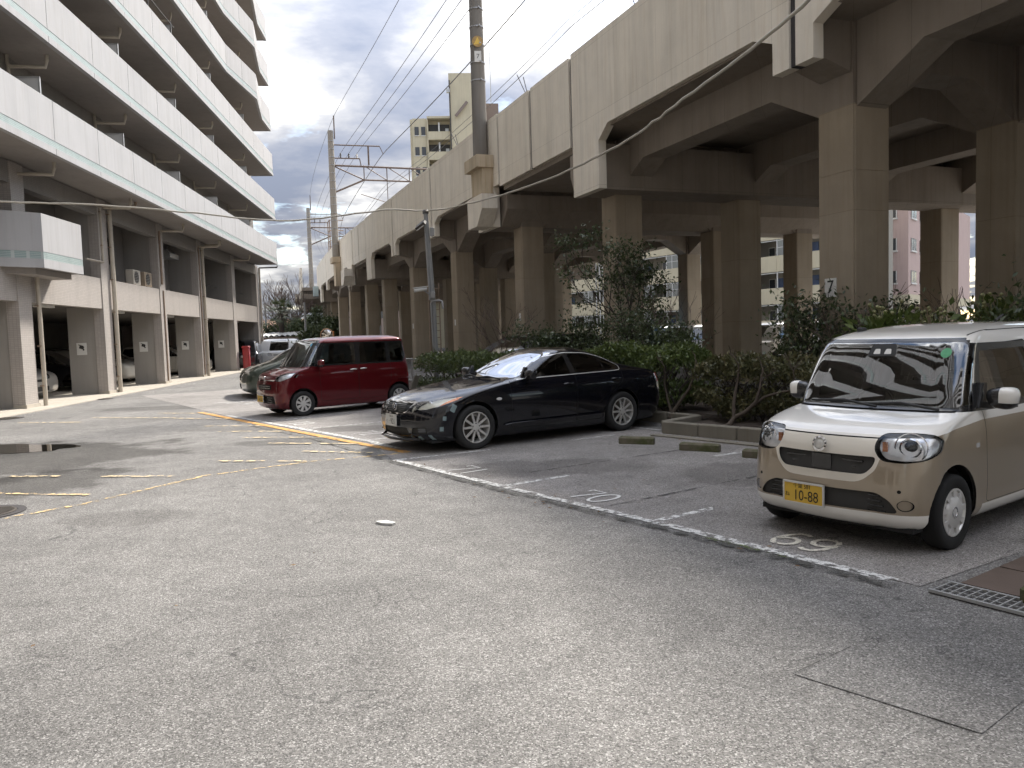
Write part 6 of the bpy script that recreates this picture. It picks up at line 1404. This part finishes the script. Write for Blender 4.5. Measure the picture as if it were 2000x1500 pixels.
for k in range(5):
    z = 1.0+2.75*k
    for j in range(-1, 12):
        x = j*BAY
        MB().bx(x-.04, x+.04, -.10, -.03, z+1.15, z+2.53).build('corridor_post', M['white_frame'], blk)
        MB().bx(x+.25, x+1.0, -1.46, -1.40, z, z+2.05).build('door', M['blue_door'], blk)
        w = empty('window', (0, 0, 0), 0, blk); MB().bx(x+1.2, x+1.9, -1.47, -1.38, z+1.0, z+2.05).build('frame', M['white_frame'], w); MB().bx(x+1.27, x+1.83, -1.40, -1.365, z+1.07, z+1.98).build('pane', M['far_pane'], w)
        if (j+k) % 3: MB().bx(x+1.75, x+BAY-.06, -.09, -.06, z+1.18, z+2.45).build('wind_screen', M['frosted'], blk); MB().bx(x+1.72, x+BAY-.04, -.10, -.05, z+1.80, z+1.84).build('screen_rail', M['white_frame'], blk); MB().bx(x+2.5, x+2.56, -.11, -.04, z+1.15, z+2.5).build('corridor_post', M['white_frame'], blk)
    MB().bx(-5, 60, -.10, -.05, z+2.40, z+2.47).build('screen_rail', M['white_frame'], blk)
for j in range(-1, 14, 2):
    for dx in (.35, .95): MB().tube([(j*BAY+dx, .08, 0), (j*BAY+dx, .08, 17)], .06, 6).build('down_pipe', M['white_frame'], blk)
pk = empty('pink_building', (36.2, 70, 0), radians(50)); tag(pk, 'pink rendered building corner with sliding windows seen behind the viaduct', 'building')
MB().bx(0, 30, 0.0, 16, 3.6, 14.0).build('wall', M['pink'], pk); MB().bx(-.15, 30, -.15, 16, 3.3, 4.15).build('band', M['cream'], pk); MB().bx(1.0, 30, 1.0, 16, 0, 3.3).build('ground_floor_wall', M['brown'], pk)
def pwin(face, u, z, w=1.9, h=1.15):
    e = empty('window', (0, 0, 0), 0, pk); q = (lambda a, b, c0, c1: (a, b, -c1, -c0)) if face == 0 else (lambda a, b, c0, c1: (-c1, -c0, a, b))
    def bb(nm, mt, a, b, c0, c1, z0, z1):
        if face == 0: MB().bx(a, b, -c1, -c0, z0, z1).build(nm, mt, e)
        else: MB().bx(-c1, -c0, a, b, z0, z1).build(nm, mt, e)
    bb('frame', M['dark_frame'], u, u+w, .0, .05, z, z+h)
    for k in range(2): bb('pane', M['far_pane'], u+.06+k*w/2, u+w/2-.04+k*w/2, .05, .065, z+.10, z+h-.07); bb('sash', M['white_frame'], u+.0+k*w/2, u+.07+k*w/2, .05, .09, z, z+h)
    bb('sill', M['white_frame'], u-.06, u+w+.06, .0, .12, z-.10, z+.05)
for z in (5.2, 8.15, 11.1):
    for u in (.9, 4.3, 7.7, 11.1): pwin(0, u, z); pwin(1, u+.05, z, 1.5)
MB().bx(1.5, 4.0, .92, 1.0, .3, 2.9).build('entrance_glazing', M['far_pane'], pk); MB().bx(2.7, 2.8, .86, .92, .3, 2.9).build('entrance_frame', M['white_frame'], pk)
tw = empty('cream_tower_block', (-6.1, 112, 0), radians(4)); tag(tw, 'tall cream apartment tower rising above the viaduct wall', 'building')
MB().bx(-1.6, 3.4, 0, 12, 0, 39.0).build('wall', M['cream'], tw); MB().bx(3.4, 5.6, 3, 12, 0, 35.6).build('wall', M['brown'], tw)
MB().bx(-7.4, -1.6, 2.2, 12, 0, 33.2).build('wall', M['cream'], tw)
MB().bx(-7.0, -5.0, 1.0, 2.2, 0, 33.0).build('stair_bay', M['cream'], tw)
for k in range(9):
    z = 31.8-2.85*k
    MB().bx(-4.9, -1.65, .7, 2.2, z-1.9, z-1.72).build('balcony_slab', M['cream'], tw); MB().bx(-4.9, -1.65, .6, .75, z-1.9, z-.75).build('balcony_parapet', M['cream'], tw); MB().bx(-4.95, -4.75, .6, 2.2, z-1.9, z+.95).build('balcony_fin', M['cream'], tw)
    MB().bx(-4.7, -1.7, 2.12, 2.19, z-1.6, z+.6).build('balcony_recess', M['dark_frame'], tw); MB().bx(-3.3, -3.1, .9, 2.15, z-.75, z+.6).build('balcony_screen', M['white_frame'], tw); MB().bx(-2.3, -1.8, 1.6, 2.12, z-1.7, z-.1).build('water_heater', M['white_frame'], tw)
    for xx in (-6.7, -5.75): e = empty('window', (0, 0, 0), 0, tw); MB().bx(xx, xx+.6, .93, 1.0, z-1.2, z).build('pane', M['far_pane'], e); MB().bx(xx-.06, xx+.66, .90, .99, z-1.3, z-1.2).build('sill', M['white_frame'], e)
MB().bx(-4.9, -1.6, .6, 2.2, 32.9, 33.2).build('balcony_roof', M['cream'], tw)
MB().tube([(4.6, 4, 35.5), (4.6, 4, 47)], .05, 6).build('aerial', M['alu'], tw); MB().box((-1.7, -.1, 36.5), (.5, .5, .5)).build('wall_lamp', M['alu'], tw)
MB().tube([(-1.5, -.15, 0), (-1.5, -.15, 38)], .09, 6).build('down_pipe', M['dark_frame'], tw); MB().box((.1, -.35, 33.9), (2.6, .3, .35), 0, 0, radians(-50)).build('stair_rail', M['brown'], tw)
sh = empty('garden_shed', (-17.2, 58, 0), radians(-6)); tag(sh, 'low shed with a corrugated roof far down the street', 'shed')
MB().bx(-2.2, 2.3, 0, 4, 0, 2.0).build('wall', M['brown'], sh)
m = MB(); n = 48
for k in range(n+1):
    x = -2.5+5.1*k/n; z = 2.12+.06*sin(k*pi/2); m.v += [(x, -.35, z), (x, 4.2, z+.25)]
m.f = [(2*k, 2*k+2, 2*k+3, 2*k+1) for k in range(n)]; m.m = [0]*n; m.build('roof', M['alu'], sh)
wh = empty('distant_warehouse', (-10, 150, 0), radians(-6)); tag(wh, 'low grey warehouse far beyond the viaduct columns', 'warehouse')
MB().bx(-22, 45, 0, 20, 0, 9.5).build('wall', M['brown'], wh); MB().bx(-22.4, 45.4, -.4, 20.4, 9.5, 9.9).build('roof', M['alu'], wh)
for k in range(14): MB().bx(-20+k*4.5, -17.5+k*4.5, -.06, 0, 5.6, 7.0).build('window', M['far_pane'], wh)
hs = empty('distant_house', (-34, 120, 0), radians(12)); tag(hs, 'small distant house with a tan roof behind the palm', 'house')
MB().bx(-4, 6, 0, 7, 0, 3.2).build('wall', M['white_frame'], hs); MB().prism([(-.6, 3.2), (7.6, 3.2), (3.5, 5.2)], -4.6, 6.6, 'x').build('roof', simple('tan_roof', (.30, .17, .11), .8), hs, fix=True)
MB().bx(-2, -.5, -.05, 0, 1.0, 2.3).build('window', M['far_pane'], hs); MB().bx(2, 3.5, -.05, 0, 1.0, 2.3).build('window', M['far_pane'], hs)
# ------------------------------------------------------------------ street furniture
def pole(name, loc, h, r, label, cat, mat, arms=()):
    e = empty(name, loc); tag(e, label, cat); MB().tube([(0, 0, 0), (0, 0, h)], [r, r*.75], 10).build('pole', mat, e, smooth=60)
    for a, b in arms: MB().tube([a, b], .04, 6).build('crossarm', mat, e)
    return e
M['grey_pole'] = simple('grey_painted_pole', (.27, .27, .265), .5, .3, .15, 5)
lp = empty('lamp_post', (-2.02, 20.75, 0)); tag(lp, 'grey lamp post with floodlight and security camera standing in the hedge', 'lamp post')
MB().tube([(0, 0, 0), (-.03, 0, 2.6), (-.14, 0, 4.95)], [.075, .07, .06], 12).build('pole', M['grey_pole'], lp, smooth=60)
MB().tube([(-.055, -.10, 1.4), (-.075, -.10, 2.55), (-.02, -.1, 2.62), (.16, -.12, 2.62), (.22, -.12, 2.60), (.24, -.12, 2.40)], .03, 8).build('conduit', M['grey_pole'], lp, smooth=60)
MB().tube([(-.10, -.09, 2.65), (-.16, -.09, 4.6)], .03, 8).build('conduit', M['grey_pole'], lp)
fl = empty('floodlight', (-.24, -.16, 4.62), 0, lp); MB().box((-.02, -.02, 0), (.30, .20, .09), -.4, radians(35), radians(-30)).build('housing', M['dark_frame'], fl); MB().box((-.03, -.04, -.055), (.25, .15, .02), -.4, radians(35), radians(-30)).build('lamp_glass', M['white_frame'], fl)
MB().tube([(-.14, 0, 4.75), (-.22, -.12, 4.70)], .025, 6).build('bracket', M['grey_pole'], lp); MB().rbox((-.14, 0, 4.99), (.15, .15, .1), .02).build('cap', M['dark_frame'], lp); MB().rbox((.02, -.08, 4.45), (.12, .1, .22), .01).build('junction_box', M['grey_pole'], lp)
cc = empty('security_camera', (-.33, -.22, 2.92), 0, lp); MB().tube([(-.16, -.06, -.02), (.16, .05, .03)], .055, 10).build('body', M['white_frame'], cc); MB().box((0, 0, .065), (.40, .13, .02), .3, 0, radians(-6)).build('sunshade', M['white_frame'], cc); MB().tube([(.1, .04, -.03), (.24, .12, -.14), (.33, .2, -.14)], .02, 6).build('bracket', M['grey_pole'], cc)
MB().rbox((-.02, -.10, 2.78), (.12, .10, .16), .01).build('camera_box', M['grey_pole'], lp)
# white cable swagged across the lot
cab = [(-12.75, 17.6, 5.15), (-11.8, 18.0, 5.10), (-9.9, 18.7, 5.07), (-8.0, 19.3, 4.94), (-6.1, 20.0, 4.78), (-4.6, 20.3, 4.86), (-3.2, 20.6, 5.05), (-2.2, 20.75, 5.02), (-1.5, 19.7, 4.90), (-.75, 18.5, 4.83), (.2, 17.0, 4.78), (1.2, 15.0, 4.76), (2.0, 12.9, 4.78), (2.45, 11.2, 4.84), (2.95, 9.3, 4.94), (3.22, 7.8, 5.0), (3.6, 6.0, 5.25), (4.2, 3.5, 5.6)]
P = [Vector(p) for p in cab]; out = []; R = random.Random(2)
for i in range(len(P)-1):
    p0, p1, p2, p3 = P[max(i-1, 0)], P[i], P[i+1], P[min(i+2, len(P)-1)]
    for j in range(7):
        t = j/7; q = .5*((2*p1)+(-p0+p2)*t+(2*p0-5*p1+4*p2-p3)*t*t+(-p0+3*p1-3*p2+p3)*t**3); out.append(q+Vector((R.uniform(-1, 1), R.uniform(-1, 1), R.uniform(-1, 1)))*.012)
o = MB().tube(out, .021, 7).build('hanging_cable', simple('cable_sheath', (.42, .39, .33), .6, var=.15, vs=9), None, smooth=60); tag(o, 'pale cable swagged from the building past the lamp post and overhead', 'cable')
pole('street_lamp', (-14.6, 55, 0), 4.4, .09, 'slim grey street pole in front of the corrugated shed', 'pole', M['grey_pole'])
pole('utility_pole', (-28.5, 90, 0), 6.2, .16, 'concrete utility pole with crossarm left of the palm', 'utility pole', M['grey_pole'], (((-.9, 0, 5.6), (.9, 0, 5.6)), ((-.6, 0, 5.0), (.6, 0, 5.0))))
pole('utility_pole', (-38.5, 120, 0), 5.5, .16, 'thin distant utility pole beside the garage corner', 'utility pole', M['grey_pole'], (((-.8, 0, 5.0), (.8, 0, 5.0)),))
pole('street_lamp', (-6.9, 41, 0), 2.35, .06, 'short grey post before the far viaduct columns', 'pole', M['grey_pole'])
cm = empty('convex_mirror', (-9.3, 39.0, 0)); tag(cm, 'round convex traffic mirror with an orange rim behind the red wagon', 'mirror')
MB().tube([(.32, .05, 0), (.32, .05, 2.1)], .04, 8).build('post', simple('orange_post', (.60, .20, .04), .5), cm); MB().lathe([(.0, -.06), (.15, -.05), (.27, -.01), (.31, .03)], 24, (0, 0, 1.92), 'y').build('mirror_face', simple('mirror_face', (.72, .68, .63), .06, 1.0, 0), cm, smooth=True); MB().lathe([(.30, -.02), (.34, 0), (.33, .06), (.0, .07)], 24, (0, 0, 1.92), 'y').build('mirror_rim', simple('orange_rim', (.52, .30, .18), .5), cm)
rf = empty('rail_fence', (-2.5, 22.6, 0), radians(125)); tag(rf, 'low pipe fence behind the red wagon beside the hedge', 'fence')
for k in range(6): MB().tube([(k*.9, 0, 0), (k*.9, 0, 1.05)], .03, 6).build('post', M['alu'], rf)
for z in (.35, 1.0): MB().tube([(0, 0, z), (4.5, 0, z)], .025, 6).build('rail', M['alu'], rf)
ld = empty('step_ladder', vw(24.5, 1.0, 0)); tag(ld, 'rusty steel ladder standing among the viaduct columns', 'ladder')
for x in (-.25, .25): MB().tube([(x, 0, 0), (x, 0, 4.2)], .03, 6).build('rail', M['pipe_rust'], ld)
for k in range(12): MB().tube([(-.25, 0, .3+k*.33), (.25, 0, .3+k*.33)], .018, 6).build('rung', M['pipe_rust'], ld)
fp = empty('fence_panel', (-2.62, 20.35, 0), radians(40)); tag(fp, 'leaning weathered board at the hedge end behind the red wagon', 'board'); MB().box((0, 0, .32), (.16, .03, .7), 0, radians(15), radians(14)).build('board', M['kerb'], fp)
# ------------------------------------------------------------------ vehicles further away
def recolor(o, old, new):
    for c in [o]+list(o.children_recursive):
        if c.type == 'MESH':
            for s_ in c.material_slots:
                if s_.material == old: s_.link = 'OBJECT'; s_.material = new
def garage(o, s, inn, label, paintmat=None, old=None, group='cars in the garage'):
    o.location = bw_(s, -inn, .03); o.rotation_euler = (0, 0, rz_of(HB+90)); tag(o, label, 'car', group)
    if paintmat: recolor(o, old, paintmat)
gc = mpv('parked_car', 'silver car with its nose in the first garage bay', (.42, .41, .39), 4.2, 1.695, 1.66); pm = [m_ for m_ in bpy.data.materials if m_.name.startswith('parked_car_paint')][0]
copies = [copy_tree(gc) for _ in range(4)]
garage(gc, -2.75, 3.5, 'silver car showing its nose in the garage bay beside the cream pipe')
wp = paint('garage_white_paint', (.62, .61, .58)); dp = paint('garage_dark_paint', (.012, .012, .015))
garage(copies[0], 3.1, 3.6, 'dark car in the shadow of the second garage bay', dp, pm); garage(copies[1], 8.6, 4.2, 'tall white car inside the third garage bay', wp, pm); garage(copies[2], 15.6, 3.2, 'white car poking its nose out of the fourth garage bay', wp, pm)
copies[3].location = (.55, 25.3, 0); copies[3].rotation_euler = (0, 0, rz_of(236)); recolor(copies[3], pm, dp); tag(copies[3], 'black car parked under the viaduct behind the hedge', 'car')
sv = small_van('small_van', 'white van facing the camera beside the corrugated shed', (.62, .62, .61)); vp = [m_ for m_ in bpy.data.materials if m_.name.startswith('small_van_paint')][0]
va = [copy_tree(sv) for _ in range(6)]
sv.location = (-15.9, 53.5, 0); sv.rotation_euler = (0, 0, rz_of(172))
for o, x, y, h, lab, pmn in zip(va, (-18.1, -20.2, 12.3, 9.2, 7.6, 15.6), (51, 60, 35.5, 39, 40.5, 37.5), (170, 172, 250, 250, 245, 252), ('black van at the garage corner far down the street', 'white van behind the black van at the end of the street', 'white van parked beyond the viaduct, just left of column seven', 'silver van parked beyond the viaduct between the middle columns', 'light blue van parked beyond the viaduct behind the hedge', 'second white van parked beyond the viaduct behind column seven'),
        (dp, None, None, paint('van_silver', (.40, .40, .40)), paint('van_blue', (.14, .28, .48)), None)):
    o.location = (x, y, 0); o.rotation_euler = (0, 0, rz_of(h)); tag(o, lab, 'van')
    if pmn: recolor(o, vp, pmn)
